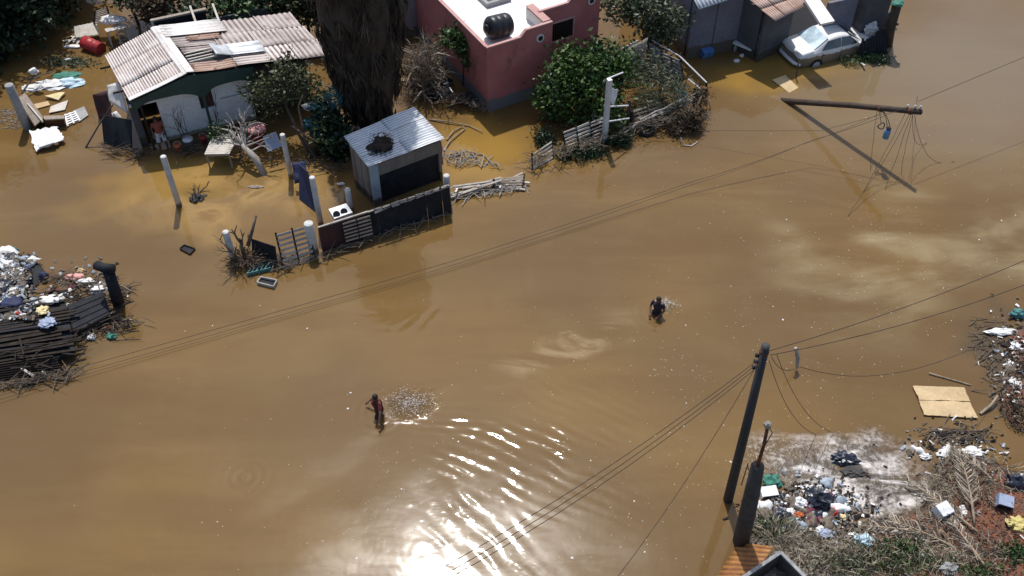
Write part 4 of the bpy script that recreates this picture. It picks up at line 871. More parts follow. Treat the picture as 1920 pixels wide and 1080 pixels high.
tag(MB().blob(G(212, 37, .9), (.5, .3, .14), 8, .4, 3).build('tarp', M['white_cloth'], None, True), 'white tarp heaped on the plank table', 'tarp')
tag(MB().blob(G(140, 87, .03), (.42, .12, .07), 8, .4).build('white_rag', M['white_cloth']), 'white rag floating before the broken white pallet', 'rag')
for i in range(9): p = G(rnd.uniform(130, 160), rnd.uniform(58, 78), .1); a = rnd.uniform(0, 3); l = rnd.uniform(.3, .6); d = V(math.cos(a), math.sin(a), rnd.uniform(-.1, .3)) * l; tag(MB().beam(p - d * .5, p + d * .5, .08, .03).build('loose_board', M['pale_wood']), 'short pale board loose in the heap of white pallets', 'board', 'loose boards in the pallet heap')

# ------------------------------------------------------------------ left rubbish raft
rf = thing('collapsed_hut', 'collapsed hut of blackened slats heaped with rags', 'hut', G(60, 680)); RQ = [G(-60, 590, .9), G(120, 560, .7), G(140, 660, .35), G(-60, 690, .5)]
for i in range(26):
    v = i / 26 + rnd.uniform(-.008, .008); a = bil(RQ, rnd.uniform(-.05, .1), v); b = bil(RQ, rnd.uniform(.8, 1.12), v - .02 + rnd.uniform(-.03, .03)); MB().beam(a + EZ * rnd.uniform(0, .09), b + EZ * rnd.uniform(-.05, .09), rnd.uniform(.05, .10), .03).build('slat', M[rnd.choice(('dark_wood', 'black_sheet', 'dark_wood'))], rf)
MB().slab([x - EZ * .12 for x in RQ], .05).build('panel', M['black_sheet'], rf)
for i in range(9):
    z0 = .45 - i * .055; MB().beam(G(-60, 692 + i * 4, z0), G(100 + i * 3, 668 + i * 4, z0 - .08), .05, .06).build('slat', M['dark_wood'], rf)
MB().slab([G(-60, 692, .42), G(112, 668, .3), G(100, 700, -.1), G(-60, 730, -.1)], .05).build('side_panel', M['black_sheet'], rf)
for a, b in (((96, 642, .4), (80, 700, .05)), ((40, 690, .3), (62, 705, .1))): MB().beam(G(*a), G(*b), .07, .05).build('brace', M['pale_wood'], rf)
MB().blob(G(8, 540, .02), (.9, 1.6, .16), 77, .5, 3, 1.6).build('dark_core', M['black_sheet'], rf)
mbt = MB()
for i in range(210):
    px = (rnd.uniform(-40, 150), rnd.uniform(480, 690)) if i % 3 else (rnd.uniform(90, 240), rnd.uniform(545, 625)); z = .55 if px[0] < 90 else .3
    if px[1] < 560: z *= .5
    if px[0] > 50 and px[1] < 545: continue
    p = G(*px, z * rnd.uniform(.4, 1.3)); a = rnd.gauss(.35, .5); l = rnd.uniform(.25, 1.1); d = V(math.cos(a), math.sin(a), rnd.uniform(-.3, .3)) * l; mbt.beam(p - d * .5, p + d * .5, rnd.uniform(.015, .05), .02)
stuff(mbt.build('splinters', M['dark_wood'], rf))
bd = thing('slat_bundle', 'dark slatted bed frame beside the upright black post', 'bed frame', G(165, 610)); BQ = [G(122, 575, .55), G(192, 548, .62), G(206, 590, .35), G(140, 624, .3)]
for i in range(9): v = i / 9; MB().slab([bil(BQ, 0, v) + EZ * .02 * (i % 2), bil(BQ, 1, v) + EZ * .02 * (i % 2), bil(BQ, 1, v + .095) + EZ * .02 * (i % 2), bil(BQ, 0, v + .095) + EZ * .02 * (i % 2)], .05).build('slat', M['black_sheet'], bd)
for u in (.02, .98): MB().beam(bil(BQ, u, -.03) - EZ * .15, bil(BQ, u, 1.03) - EZ * .15, .08, .3).build('rail', M['dark_wood'], bd)
MB().beam(bil(BQ, -.02, .99) - EZ * .15, bil(BQ, 1.0, .99) - EZ * .15, .05, .3).build('rail', M['dark_wood'], bd)
up = thing('black_post', 'thick black post topped by a rolled black mat', 'post', G(222, 575)); MB().tube([G(226, 580, -.3), G(215, 545, .75), G(203, 508, 1.5)], [.2, .19, .18], 12).build('shaft', M['black_sheet'], up, True)
MB().tube([G(180, 497, 1.62), G(196, 503, 1.62), G(214, 504, 1.6)], [.15, .17, .16], 12, jag=.1).build('rolled_mat', M['black_sheet'], up, True)
mb = MB(); mb.tube([G(226, 535, .6), G(247, 547, .3)], .035, 6); tag(mb.build('broken_stick', M['dry_stick']), 'broken pale stick jutting from behind the thick black post', 'stick')
heap = [((12, 478), (.42, .38, .3), 'white_cloth', 'white sack at the top of the rag heap'), ((14, 500), (.4, .26, .22), 'white_plastic', 'white lumpy bag below the top white sack'), ((8, 540), (.45, .4, .25), 'black_bag', 'black plastic bag in the rag heap'), ((30, 548), (.32, .3, .16), 'white_cloth', 'crumpled white rag beside the black plastic bag'), ((24, 572), (.5, .35, .22), 'navy', 'navy rag bundle in the rag heap'), ((12, 560), (.22, .2, .15), 'pale_blue', 'pale blue rag on the rag heap'), ((52, 578), (.3, .2, .14), 'black_bag', 'small black bag on the blackened slats'), ((36, 588), (.13, .11, .1), 'red_rag', 'red rag on the blackened slats'), ((92, 562), (.4, .22, .10), 'white_cloth', 'white cloth spread beside the dark bed frame'), ((80, 582), (.25, .2, .1), 'cream_foam', 'tan rag below the spread white cloth'), ((140, 520), (.35, .2, .10), 'pink_cloth', 'pinkish rag floating beyond the black post'), ((152, 508), (.16, .12, .1), 'tan_board', 'tan hat shaped lump floating beyond the pinkish rag'), ((160, 528), (.4, .12, .08), 'white_cloth', 'long whitish rag floating beside the pinkish rag'), ((183, 545), (.3, .2, .14), 'white_plastic', 'white bag between bed frame and black post'), ((172, 632), (.15, .14, .12), 'white_plastic', 'small white bottle bag below the dark bed frame'), ((209, 630), (.2, .15, .1), 'green_rag', 'dark green tangle floating beside the small white bag'), ((200, 614), (.22, .1, .05), 'orange', 'faded orange scrap floating before the bed frame'), ((88, 605), (.3, .25, .1), 'blue_grey', 'grey blue rag on the edge of the blackened slats'), ((28, 470), (.14, .12, .16), 'teal', 'teal pot on the top white sack')]
for i, (px, r_, m_, lab) in enumerate(heap):
    zz = .25 if px[0] < 70 and px[1] > 495 else (.15 if px[0] < 70 else .05)
    if px[1] > 560 and px[0] < 100: zz = .75
    r_ = V(*r_) * .82
    tag(MB().blob(G(*px, zz), r_, i + 31, .6, 3, 2.4).build('rag_bundle' if 'rag' in lab or 'cloth' in lab else 'bag', M[m_], None, i % 2 == 0), lab, 'rubbish')
mb = MB()
mbs = {k: MB() for k in ('white_cloth', 'mud_scrap', 'blue_scrap')}
for i in range(620):
    mb = mbs[('white_cloth', 'mud_scrap', 'mud_scrap', 'blue_scrap', 'mud_scrap', 'mud_scrap', 'mud_scrap')[i % 7]]
    px = (rnd.gauss(22, 20), rnd.uniform(475, 600)) if i % 4 else (rnd.gauss(150, 35), rnd.gauss(545, 28))
    z = .35 if px[0] < 60 else .04
    if px[1] > 560 and px[0] < 110: z = .8
    p = G(*px, z); a = rnd.uniform(0, 6.3); w_, h_ = rnd.uniform(.03, .13), rnd.uniform(.02, .07); dx, dy = V(math.cos(a), math.sin(a), rnd.uniform(-.5, .5)) * w_, V(-math.sin(a), math.cos(a), rnd.uniform(-.5, .5)) * h_
    b = len(mb.v); mb.v += [p - dx - dy, p + dx - dy * rnd.uniform(.2, 1), p + dx * rnd.uniform(.3, 1) + dy, p - dx + dy * .6, p + EZ * rnd.uniform(0, .06)]; mb.f += [(b, b + 1, b + 4), (b + 1, b + 2, b + 4), (b + 2, b + 3, b + 4), (b + 3, b, b + 4)]
for k, l_ in (('white_cloth', 'white'), ('mud_scrap', 'muddy brown'), ('blue_scrap', 'bluish')): stuff(mbs[k].build('small_rubbish', M[k]), l_ + ' scraps scattered over the collapsed hut', 'rubbish')
tt = thing('round_tub', 'dark round tub with red lining beside the blackened slats', 'tub', G(116, 655)); cc = G(116, 660)
MB().lathe(cc, [(.2, -.05), (.26, .25), (.28, .27), (.24, .27), (.2, .1)], 20, cap=False).build('shell', M['black_plastic'], tt, True); MB().lathe(cc, [(.19, .1), (.02, .11)], 16).build('lining', M['red_rag'], tt)
mb = MB(); mb.tube(sagline(G(210, 600, .05), G(262, 606, .05), -.15, 6, .05), .025, 5); mb.tube(sagline(G(225, 597, .05), G(246, 612, .05), -.1, 6, .05), .02, 5); tag(mb.build('floating_twigs', M['dry_stick']), 'curved twigs floating before the thick black post', 'twigs')
#@@PART4
# ------------------------------------------------------------------ the tall palm with its skirt of dead fronds
def ribbons(pts_list, widths, name, m, parent, tint=True):
    "thin hanging leaf strips: each a list of points and a width"
    mb = MB(); tn = []
    for pts, wd in zip(pts_list, widths):
        b = len(mb.v); n = len(pts); d = (pts[-1] - pts[0]); sx = d.cross(V(rnd.uniform(-1, 1), rnd.uniform(-1, 1), .2)).normalized()
        for i, p in enumerate(pts):
            k = wd * (1 - .75 * abs(2 * i / (n - 1) - .7)); mb.v += [p - sx * k / 2, p + sx * k / 2]
        tn += [rnd.random()] * (2 * n)
        for i in range(n - 1): mb.f.append((b + 2 * i, b + 2 * i + 1, b + 2 * i + 3, b + 2 * i + 2))
    o = mb.build(name, m, parent); o.data.attributes.new('tint', 'FLOAT', 'POINT').data.foreach_set('value', tn); return o
pb = G(700, 230); pl_ = thing('skirted_palm', 'tall palm wrapped in a thick dark skirt of dead fronds', 'palm', pb)
MB().tube([pb - EZ * .5, pb + EZ * 4, pb + V(-.1, 0, 9.8)], [.34, .3, .26], 12).build('trunk', M['bark'], pl_, True)
prof_r = lambda z: np.interp(z, [0, .6, 2, 4, 6, 8, 9.6, 10.5], [.75, .98, 1.3, 1.6, 1.75, 1.6, 1.35, .5])
core = MB().tube([pb + EZ * z for z in np.linspace(.35, 9.8, 14)], [max(.1, prof_r(z) - .28) for z in np.linspace(.35, 9.8, 14)], 22, jag=.12); core.build('frond_core', M['skirt'], pl_)
rl, wl_ = [], []
for i in range(520):                            # each dead fan hangs as a bunch of strips from one stalk
    z0 = rnd.uniform(.9, 10.2); a = rnd.uniform(0, 2 * math.pi); k = rnd.uniform(.72, 1.0); ln = rnd.uniform(.8, 1.9); fl = rnd.uniform(-.05, .30) * (1 if rnd.random() < .6 else .3)
    r0, r1 = prof_r(z0) * k - .3, prof_r(max(0, z0 - ln * .3)) * k; st_p = pb + V(math.cos(a) * r0, math.sin(a) * r0, z0); hub = pb + V(math.cos(a) * r1, math.sin(a) * r1, z0 - ln * .28)
    rl.append([st_p, st_p.lerp(hub, .5) + EZ * .06, hub]); wl_.append(.05)
    for j in range(11):
        tw = rnd.gauss(0, .16); l2 = ln * rnd.uniform(.45, .85); z1 = max(.03, hub.z - l2); r2 = prof_r(z1) * k + fl * rnd.uniform(.3, 1.2)
        e = pb + V(math.cos(a + tw) * r2, math.sin(a + tw) * r2, z1); m_p = hub.lerp(e, .5) + V(math.cos(a), math.sin(a), 0) * rnd.uniform(.0, .14); rl.append([hub, m_p, e]); wl_.append(rnd.uniform(.03, .085))
stuff(ribbons(rl, wl_, 'dead_frond_skirt', L['skirt'], pl_))
rl, wl_ = [], []
for i in range(46):                             # green fan fronds of the crown
    a = i * 2.4; el = rnd.uniform(-.35, 1.2); d = V(math.cos(a) * math.cos(el), math.sin(a) * math.cos(el), math.sin(el)); o_ = pb + EZ * 10.1; h = o_ + d * rnd.uniform(.75, 1.1); sx = d.cross(EZ).normalized(); uy = sx.cross(d)
    rl.append([o_, o_.lerp(h, .5), h]); wl_.append(.05)
    for j in range(17):
        b = (j / 16 - .5) * 2.6; dd_ = d * math.cos(b) + sx * math.sin(b) + uy * .1; l = rnd.uniform(.8, 1.1) * (1 - .25 * abs(j / 8 - 1)); rl.append([h, h + dd_ * l * .6, h + dd_ * l - EZ * .25]); wl_.append(.075)
ribbons(rl, wl_, 'crown', L['palm'], pl_)
# ------------------------------------------------------------------ trees and shrubs
for i, (px, h, r, n_, lab) in enumerate((((-75, 95), 6.3, 3.3, 9000, 'large dark tree overhanging the stout grey post'), ((30, 55), 5.8, 2.9, 9000, 'large dark tree beside the floating drift weed'), ((125, -12), 4.6, 2.1, 6500, 'dark bushy tree behind the white pallets'), ((-60, 0), 7.5, 3.6, 6000, 'tall dark tree at the back of the dark grove'))):
    tree('dense_tree', lab, px, h, r, 'dark', n_, .3, 40 + i, low=.08, lobes=10, squash=.85, rs=.25)
tree('leafy_tree', 'light green tree growing over the plank table', (262, 45), 2.6, 1.2, 'grey', 2600, .2, 51, tr=.08, low=.4)
for i, (px, h, r, lf, lab) in enumerate((((385, 112), 3.3, 1.5, 'dark', 'dark shrub behind the ridge of the pale roof'), ((455, 98), 3.5, 1.5, 'mid', 'green shrub behind the middle of the pale roof'), ((520, 82), 3.6, 1.5, 'dark', 'dark shrub behind the grey end of the pale roof'), ((580, 70), 3.6, 1.2, 'olive', 'yellowish shrub between pale roof and skirted palm'), ((300, 62), 2.0, 1.2, 'brown', 'brown dead shrub behind the plank table'), ((830, -30), 3.0, 1.6, 'mid', 'green tree behind the pink house'))):
    tree('shrub', lab, px, h, r, lf, 2600, .22, 60 + i, 'shrub', tr=.07, low=.15)
# small tree before the house: slender stems and thin brownish foliage
tb_ = G(592, 300); m1 = G(560, 250, .9); m2 = G(535, 195, 1.6)
bushy('yard_tree', 'slender yard tree with thin foliage before the grey roof end', 'tree', tb_, [(G(520, 165, 2.2), (.9, .6, .6)), (G(560, 150, 2.4), (.9, .6, .6)), (G(480, 175, 1.9), (.6, .5, .5)), (G(585, 175, 2.0), (.5, .5, .5)), (G(535, 120, 3.0), (.5, .4, .5)), (G(500, 205, 1.5), (.5, .4, .3))], 1700, .17, 'olive', [([tb_ - EZ * .4, m1, m2], [.09, .07, .05]), ([tb_ + EZ * .1, G(572, 262, .7), G(560, 200, 1.7), G(575, 160, 2.4)], [.08, .06, .05, .03]), ([m2, G(505, 175, 2.1), G(470, 172, 2.0)], [.04, .03, .02]), ([m2, G(540, 130, 2.8)], [.04, .02]), ([G(600, 302, -.3), G(585, 262, .8), G(545, 235, 1.2)], [.07, .05, .03])], 7, .16, 71)
bb = G(625, 305); bushy('broadleaf_bush', 'dark green broadleaf bush at the foot of the skirted palm', 'bush', bb, [(G(620, 240, .9), (.7, .55, .7)), (G(632, 270, .6), (.65, .5, .55)), (G(608, 215, 1.2), (.4, .4, .4))], 2200, .24, 'dark', [([bb - EZ * .4, G(622, 270, .6), G(618, 230, 1.1)], [.06, .05, .03])], 9, .15, 72)
nt_ = thing('fishing_net', 'teal net draped over the bush beside the skirted palm', 'net', G(600, 250)); mb = MB()
for (c, r_) in ((G(605, 205, 1.35), (.55, .4, .35)), (G(625, 180, 1.7), (.45, .4, .3)), (G(585, 235, .9), (.35, .3, .25))):
    for i in range(46):
        a = rnd.uniform(0, 6.28); b = rnd.uniform(0, 6.28); p = [c + V(r_[0] * math.cos(a + t) * math.cos(b + t * .7), r_[1] * math.sin(a + t), r_[2] * math.sin(b + t * 1.3)) for t in np.linspace(0, 1.6, 7)]; mb.tube(p, .02, 4)
mb.build('mesh', M['teal_net'], nt_); mb = MB(); mb.blob(G(588, 200, 1.35), (.4, .18, .14), 3, .6, 3, 3); mb.build('white_bundle', M['white_cloth'], nt_)
# dead rosette by the palm, vine on the pink wall
db = G(800, 175); ds_ = thing('dead_rosette', 'dead spiky shrub between skirted palm and pink house', 'shrub', db); rl, wl_ = [], []
for i in range(340):
    a = rnd.uniform(0, 6.28); el = rnd.uniform(.1, 1.4); l = rnd.uniform(.7, 1.8); o_ = db + V(rnd.uniform(-.5, .3), rnd.uniform(-.2, .8), rnd.uniform(.3, 1.5)); d = V(math.cos(a) * math.cos(el), math.sin(a) * math.cos(el), math.sin(el)); rl.append([o_, o_ + d * l * .5, o_ + d * l - EZ * .25 * l]); wl_.append(.05)
ribbons(rl, wl_, 'leaves', M['frond'], ds_); mb = MB()
for i in range(6): branchy(mb, db + V(rnd.uniform(-.6, .6), rnd.uniform(-.3, .6), -.1), V(rnd.uniform(-.6, .6), rnd.uniform(-.6, .3), 1), 1.2, .05, 2, .8)
mb.build('stems', M['branch'], ds_, True); stuff(leafmesh('twigs', clumps([(G(790, 120, 1.2), (1.0, .8, .8)), (G(815, 90, 1.7), (.7, .6, .5))], 1500, 8, .2, 88), .28, L['brown'], ds_, .08, 0, 88))
vb = G(868, 160); bushy('trailing_plant', 'trailing plant hanging on the shaded pink wall', 'plant', vb, [(G(866, 75, 2.3), (.45, .5, .3)), (G(875, 100, 1.8), (.25, .3, .6)), (G(845, 70, 2.3), (.4, .5, .3))], 900, .22, 'mid', [([vb - EZ * .3, G(870, 110, 1.4), G(862, 80, 2.2)], [.05, .04, .03])], 7, .12, 74)
pallet('floating_door', 'black panelled door with white bars floating by the dead spiky shrub', [G(793, 172, .1), G(843, 165, .1), G(853, 180, .06), G(806, 190, .06)][::1], 2, 1, 'black_sheet', .95, 'door', 'white_plastic')
junk2 = (((812, 140), 'pink_cloth', (.12, .08, .22), 'pink doll like rag under the dead spiky shrub'), ((826, 135), 'pink_cloth', (.1, .08, .18), 'pink scrap beside the doll like rag'), ((745, 150), 'tan_board', (.5, .07, .06), 'yellowish log floating against the palm skirt'), ((885, 185), 'black_bag', (.7, .4, .12), 'dark bag floating at the shaded pink wall'), ((862, 185), 'maroon_rag', (.4, .3, .1), 'maroon rag mat floating at the shaded pink wall'), ((830, 155), 'black_bag', (.4, .3, .2), 'black bag beyond the floating black door'), ((785, 155), 'brown_wood', (.5, .3, .15), 'brown rotten bundle beside the palm skirt'))
for i, (px, m_, r_, lab) in enumerate(junk2): tag(MB().blob(G(*px, .05), r_, 80 + i, .55, 3, 2.5).build('rubbish_bundle', M[m_]), lab, 'rubbish')
mb = MB(); mb.tube([G(800, 225, -.2), G(797, 190, .6), G(790, 150, 1.3)], [.03, .025, .02], 5); tag(mb.build('thin_stake', M['bark']), 'thin dark stake behind the shed roof', 'stake')
for lab, pp_ in (('long pale reed curving over water behind the shed', ((838, 262), (850, 245), (866, 238))), ('crooked pale branch floating right of the shed', ((832, 283), (845, 262), (872, 242), (868, 236))), ('twisted bleached branch floating above the collapsed fence', ((845, 290), (875, 284), (905, 290), (928, 308))), ('thin reed line floating toward the pink house', ((805, 224), (840, 228), (880, 236), (905, 246)))):
    tag(MB().tube([G(*p, .04 + .05 * (i % 2)) for i, p in enumerate(pp_)], [.035 - .005 * i for i in range(len(pp_))], 5).build('floating_branch', M['dry_stick']), lab, 'branch')
# citrus shrub and the tangle behind the right fence
cs_ = G(1095, 235); bushy('citrus_tree', 'dense glossy green tree before the pink house', 'tree', cs_, [(G(1090, 130, 1.9), (1.1, .8, .7)), (G(1045, 170, 1.3), (.85, .7, .8)), (G(1120, 180, 1.2), (.9, .7, .8)), (G(1140, 115, 2.0), (.8, .7, .6)), (G(1075, 200, .7), (.9, .5, .5)), (G(1165, 140, 1.6), (.5, .5, .5)), (G(1060, 100, 2.2), (.3, .3, .4)), (G(1110, 85, 2.4), (.35, .3, .35)), (G(1022, 190, 1.0), (.3, .3, .5)), (G(1150, 215, .6), (.5, .4, .4)), (G(1180, 105, 1.9), (.25, .25, .4)), (G(1035, 135, 1.7), (.3, .25, .3))], 8000, .2, 'citrus', [([cs_ - EZ * .5, G(1095, 190, .9), G(1090, 140, 1.8)], [.12, .1, .06]), ([cs_ + EZ * .2, G(1130, 170, 1.3)], [.08, .05])], 12, .21, 75)
gt = G(1215, 60); bushy('grey_tree', 'grey green tree rising behind the broken slat fence', 'tree', gt, [(G(1215, 20, 2.2), (1.0, .8, .7)), (G(1250, 40, 2.0), (.8, .6, .7)), (G(1165, 5, 2.4), (.9, .8, .7)), (G(1230, 75, 1.0), (.7, .5, .6))], 3800, .2, 'grey', [([gt - EZ * .5, G(1215, 40, 1.2), G(1215, 15, 2.2)], [.14, .1, .06])], 12, .18, 76)
tg = G(1235, 225); bushy('dry_bush', 'dry grey tangled bush inside the broken fence', 'bush', tg, [(G(1235, 160, 1.0), (.95, .8, .8)), (G(1215, 200, .5), (.8, .6, .5)), (G(1262, 185, .8), (.6, .5, .6)), (G(1210, 120, 1.3), (.6, .5, .6))], 3200, .24, 'grey', [([tg - EZ * .5, G(1238, 170, 1.0), G(1230, 120, 1.8)], [.06, .04, .02])], 8, .2, 77, aspect=.12)
wd_ = G(1075, 300); bushy('weed_clump', 'matted dark weeds at the foot of the slat fence', 'weeds', wd_, [(G(1080, 292, .05), (.8, .22, .12)), (G(1115, 285, .05), (.4, .2, .12)), (G(1022, 262, .15), (.35, .3, .2)), (G(1160, 262, .15), (.5, .25, .2))], 2600, .2, 'dark', (), 9, .14, 78, aspect=.25)
# right hand fence
pallet('slat_fence', 'low grey slat fence between weeds and white steel post', [G(1054, 246, .95), G(1130, 218, 1.0), G(1135, 262, .02), G(1062, 292, -.1)], 3, 7, 'pale_wood', .45, 'fence', jit=.02)
pallet('slat_fence', 'sinking grey slat fence end at the corner of the weeds', [G(997, 288, .5), G(1034, 262, .6), G(1038, 304, -.1), G(998, 326, -.12)], 1, 6, 'pale_wood', .5, 'fence', jit=.01)
pf = thing('pipe_gate', 'white pipe gate hung on the square steel post', 'gate', G(1155, 240))
for a, b in (((1138, 148, 2.85), (1168, 136, 2.7)), ((1140, 200, 1.6), (1178, 198, 1.4)), ((1140, 228, .9), (1180, 222, .85))): MB().tube([G(*a), G(*b)], .03, 6).build('bar', M['white_steel'], pf)
MB().beam(G(1178, 250, -.2), G(1180, 188, 1.3), .12, .06).build('plank', M['bark'], pf); MB().cloth([G(1146, 164, 2.2), G(1160, 168, 2.0), G(1150, 200, 1.4), G(1143, 186, 1.7)], 6, 8, .06, 3, 4, .06).build('torn_sheet', M['white_cloth'], pf, False, .01)
sheet_thing('weathered_board', 'weathered plank panel leaning in the fence behind the dry bush', 'panel', [(1170, 95, 1.5), (1215, 70, 1.8), (1205, 130, .7), (1180, 130, .8)], 'old_wood', cl=.04)
sheet_thing('pale_board', 'pale square panel leaning on the weathered planks', 'panel', [(1167, 90, 1.5), (1196, 75, 1.7), (1190, 112, 1.0), (1165, 108, 1.0)], 'pale_wood', .03)
rfn = thing('corrugated_fence', 'grey corrugated metal fence rail behind the dry bush', 'fence', G(1265, 120))
MB().corr([G(1215, 78, 1.2), G(1278, 118, 1.1), G(1278, 155, .1), G(1215, 130, 0)], 12, .03, 3).build('sheet', M['grey_concrete'], rfn, True, .006)
for a, b in (((1222, 75, 1.25), (1275, 106, 1.2)), ((1275, 106, 1.2), (1325, 155, .85)), ((1290, 148, .8), (1315, 168, .6))): MB().tube([G(*a), G(*b)], .03, 6).build('pipe', M['white_steel'], rfn)
for a, b in (((1278, 150, -.2), (1276, 100, 1.3)), ((1325, 178, -.2), (1324, 150, .9)), ((1216, 140, -.3), (1214, 72, 1.4))): MB().beam(G(*a), G(*b), .08, .08).build('post', M['dark_wood'], rfn)
fl = thing('sagging_fence', 'sagging rail of twisted poles and wire in front of the dry bush', 'fence', G(1240, 235))
for a, b in (((1180, 240, .35), (1325, 165, .8)), ((1190, 232, .5), (1320, 172, .7)), ((1170, 250, .2), (1300, 190, .5)), ((1200, 225, .6), (1290, 180, .9)), ((1270, 190, .9), (1310, 185, .2))): MB().tube(sagline(G(*a), G(*b), rnd.uniform(-.05, .12), 6, .03), .035, 6).build('pole', M['grey_wood'], fl)
for x, y in ((1182, 248), (1240, 225), (1300, 205)): MB().beam(G(x, y, -.2), G(x + 3, y - 40, .9), .07, .07).build('post', M['dark_wood'], fl)
bushy('rubbish_bush', 'black clotted brush heap at the end of the sagging rail', 'brush heap', G(1292, 245), [(G(1292, 225, .4), (.55, .3, .5)), (G(1315, 180, .7), (.28, .25, .3)), (G(1270, 240, .2), (.4, .3, .2))], 2000, .2, 'brown', [([G(1290, 250, -.3), G(1300, 215, .6), G(1320, 170, .9)], [.06, .05, .04])], 9, .12, 79, aspect=.2)
tag(MB().slab([G(1275, 165, .8), G(1290, 175, .75), G(1286, 200, .2), G(1270, 195, .25)], .02).build('mirror_shard', M['pale_blue']), 'pale green glass shard caught in the sagging rail', 'glass')
ty = thing('tyre', 'black tyre lying under the sagging rail', 'tyre', G(1211, 245)); cc = G(1211, 245, .06); mb = MB(); ringp = [cc + V(.26 * math.cos(a), .26 * math.sin(a), 0) for a in np.linspace(0, 2 * math.pi, 25)]; mb.tube(ringp, .09, 8, False); mb.build('tread', M['rubber'], ty, True)
mb = MB(); mb.tube([G(1276, 258, .3), G(1283, 272, .05), G(1296, 274, .03), G(1308, 266, .02)], .02, 5); tag(mb.build('bent_wire', M['steel']), 'bent wire loop in the water below the brush heap', 'wire')
mb = MB(); mb.box(G(1160, 120, .2), (.5, .4, .3), .3); tag(mb.build('yellow_box', M['cream_foam']), 'yellow box between the pink house and the pale square panel', 'box')

# ------------------------------------------------------------------ the blue grey house at the back right
hC = thing('grey_house', 'blue grey house with a tiled porch roof behind the parked car', 'house', G(1360, 98)); cu = (G(1450, 72) - G(1290, 108)); cu.z = 0; clen = cu.length; cu.normalize(); cn = V(cu.y, -cu.x, 0); c0 = G(1290, 106)
def cw(name, m, a, b, z0, z1, d=.15, n0=0, par=None): return wallbox(c0 + cn * n0, cu, cn, a, b, z0, z1, d).build(name, M[m], par or hC)
cw('wall', 'blue_grey_wall', 0, 1.0, -.5, 3.2); cw('wall', 'blue_grey_wall', 1.003, 3.2, -.5, 3.2, .15, .06); cw('wall', 'blue_grey_wall', -.003 - .15, -.003, -.5, 3.2, .15); MB().hexa(on_face(c0 - cn * .15 - cu * .0, -cn, -cu, 0, 6, -.5, 3.1, .15)).build('wall', M['blue_grey_wall'], hC)
MB().hexa([c0 + cu * a - cn * b + EZ * z for z in (3.1, 3.2) for a, b in ((.1, .003), (8, .003), (8, 6), (.1, 6))]).build('roof_slab', M['grey_concrete'], hC)
cw('wall', 'dark_wall', 3.203, 5.2, -.5, 2.9, .15, -.9)
MB().corr([c0 + cu * -.3 + cn * .75 + EZ * 2.75, c0 + cu * 1.1 + cn * .6 + EZ * 2.8, c0 + cu * 1.1 - cn * 1 + EZ * 3.35, c0 + cu * -.3 - cn * 1 + EZ * 3.35], 8, .03, 3).build('tin_sheet', M['roof_zinc'], hC, True, .008)
TQ = [G(1452, 38, 2.45), G(1512, 10, 2.45), G(1480, -25, 2.75), G(1398, -5, 2.75)]
for i in range(3):
    for j in range(2): MB().corr([p + EZ * (.015 * (i % 2) + .03 * j) for p in sub(TQ, i / 3 - .008, (i + 1) / 3 + .008, j / 2 - .03, (j + 1) / 2 + .03)], 6, .022, 3).build('roof_sheet', M['roof_tile'], hC, True, .008)
b1 = TQ[0].copy(); b1.z = 0; ru = TQ[1] - TQ[0]; ru.z = 0; rl_ = ru.length; ru.normalize(); rn = V(ru.y, -ru.x, 0)
wallbox(b1 - rn * .75 + ru * .25, ru, rn, 0, rl_ - .1, -.5, 2.4, .12).build('porch_room_wall', M['dark_wall'], hC)
MB().hexa(on_face(b1 - rn * .87 + ru * .37, -rn, -ru, 0, 2.2, -.5, 2.4, .12)).build('porch_room_wall', M['dark_wall'], hC)
pq = G(1430, 96); MB().box((pq.x, pq.y, 1.0), (.07, .07, 3.0), AX).build('porch_post', M['grey_wood'], hC)
MB().slab([G(1538, 47, 2.3), G(1564, 41, 2.3), G(1530, -8, 2.7), G(1505, -4, 2.7)], .12).build('white_slab', M['roof_white'], hC)
w5 = G(1545, 85); wallbox(w5, cu, cn, -.4, 1.1, -.5, 2.2, .12).build('wall', M['blue_grey_wall'], hC)
tw_ = G(1595, 62); wallbox(tw_, cu, cn, -.3, .9, -.5, 3.4, .9).build('stair_block', M['dark_wall'], hC); wallbox(tw_ + cu * .9, cu, cn, .0, 1.3, -.5, .75, .15).build('low_wall', M['dark_wall'], hC)
wtk = thing('white_tank', 'white plastic tank standing beside the white roof slab', 'tank', G(1568, 75)); cc = G(1568, 70); MB().lathe(cc, [(.28, -.4), (.29, 1.75), (.31, 1.77), (.31, 1.85), (.2, 1.9), (.03, 1.91)], 18).build('shell', M['white_plastic'], wtk, True)
sk = thing('wash_basin', 'white concrete wash basin against the blue grey house', 'basin', G(1396, 98)); o_ = G(1396, 98)
bu = (G(1418, 70) - G(1388, 58)); bu.z = 0; bu.normalize(); bv_ = V(-bu.y, bu.x, 0)
for a, b, m_ in (((0, .34, .62), (.8, .06, .34), 'white_plastic'), ((0, .0, .40), (1.0, .55, .09), 'white_plastic'), ((-.38, .0, .05), (.09, .45, .58), 'grey_concrete'), ((.38, .0, .05), (.09, .45, .58), 'grey_concrete')):
    MB().box(o_ + bu * a[0] + bv_ * a[1] + EZ * a[2], b, math.atan2(bu.y, bu.x)).build('slab', M[m_], sk)
bx = thing('blue_crate', 'bright blue plastic crate floating by the blue grey wall', 'crate', G(1324, 98)); o_ = G(1324, 98, .15)
for s_ in (-1, 1): MB().box(o_ + EU * s_ * .13 + EZ * 0, (.245, .4, .42), AX, .3).build('panel', M['blue_plastic'], bx)
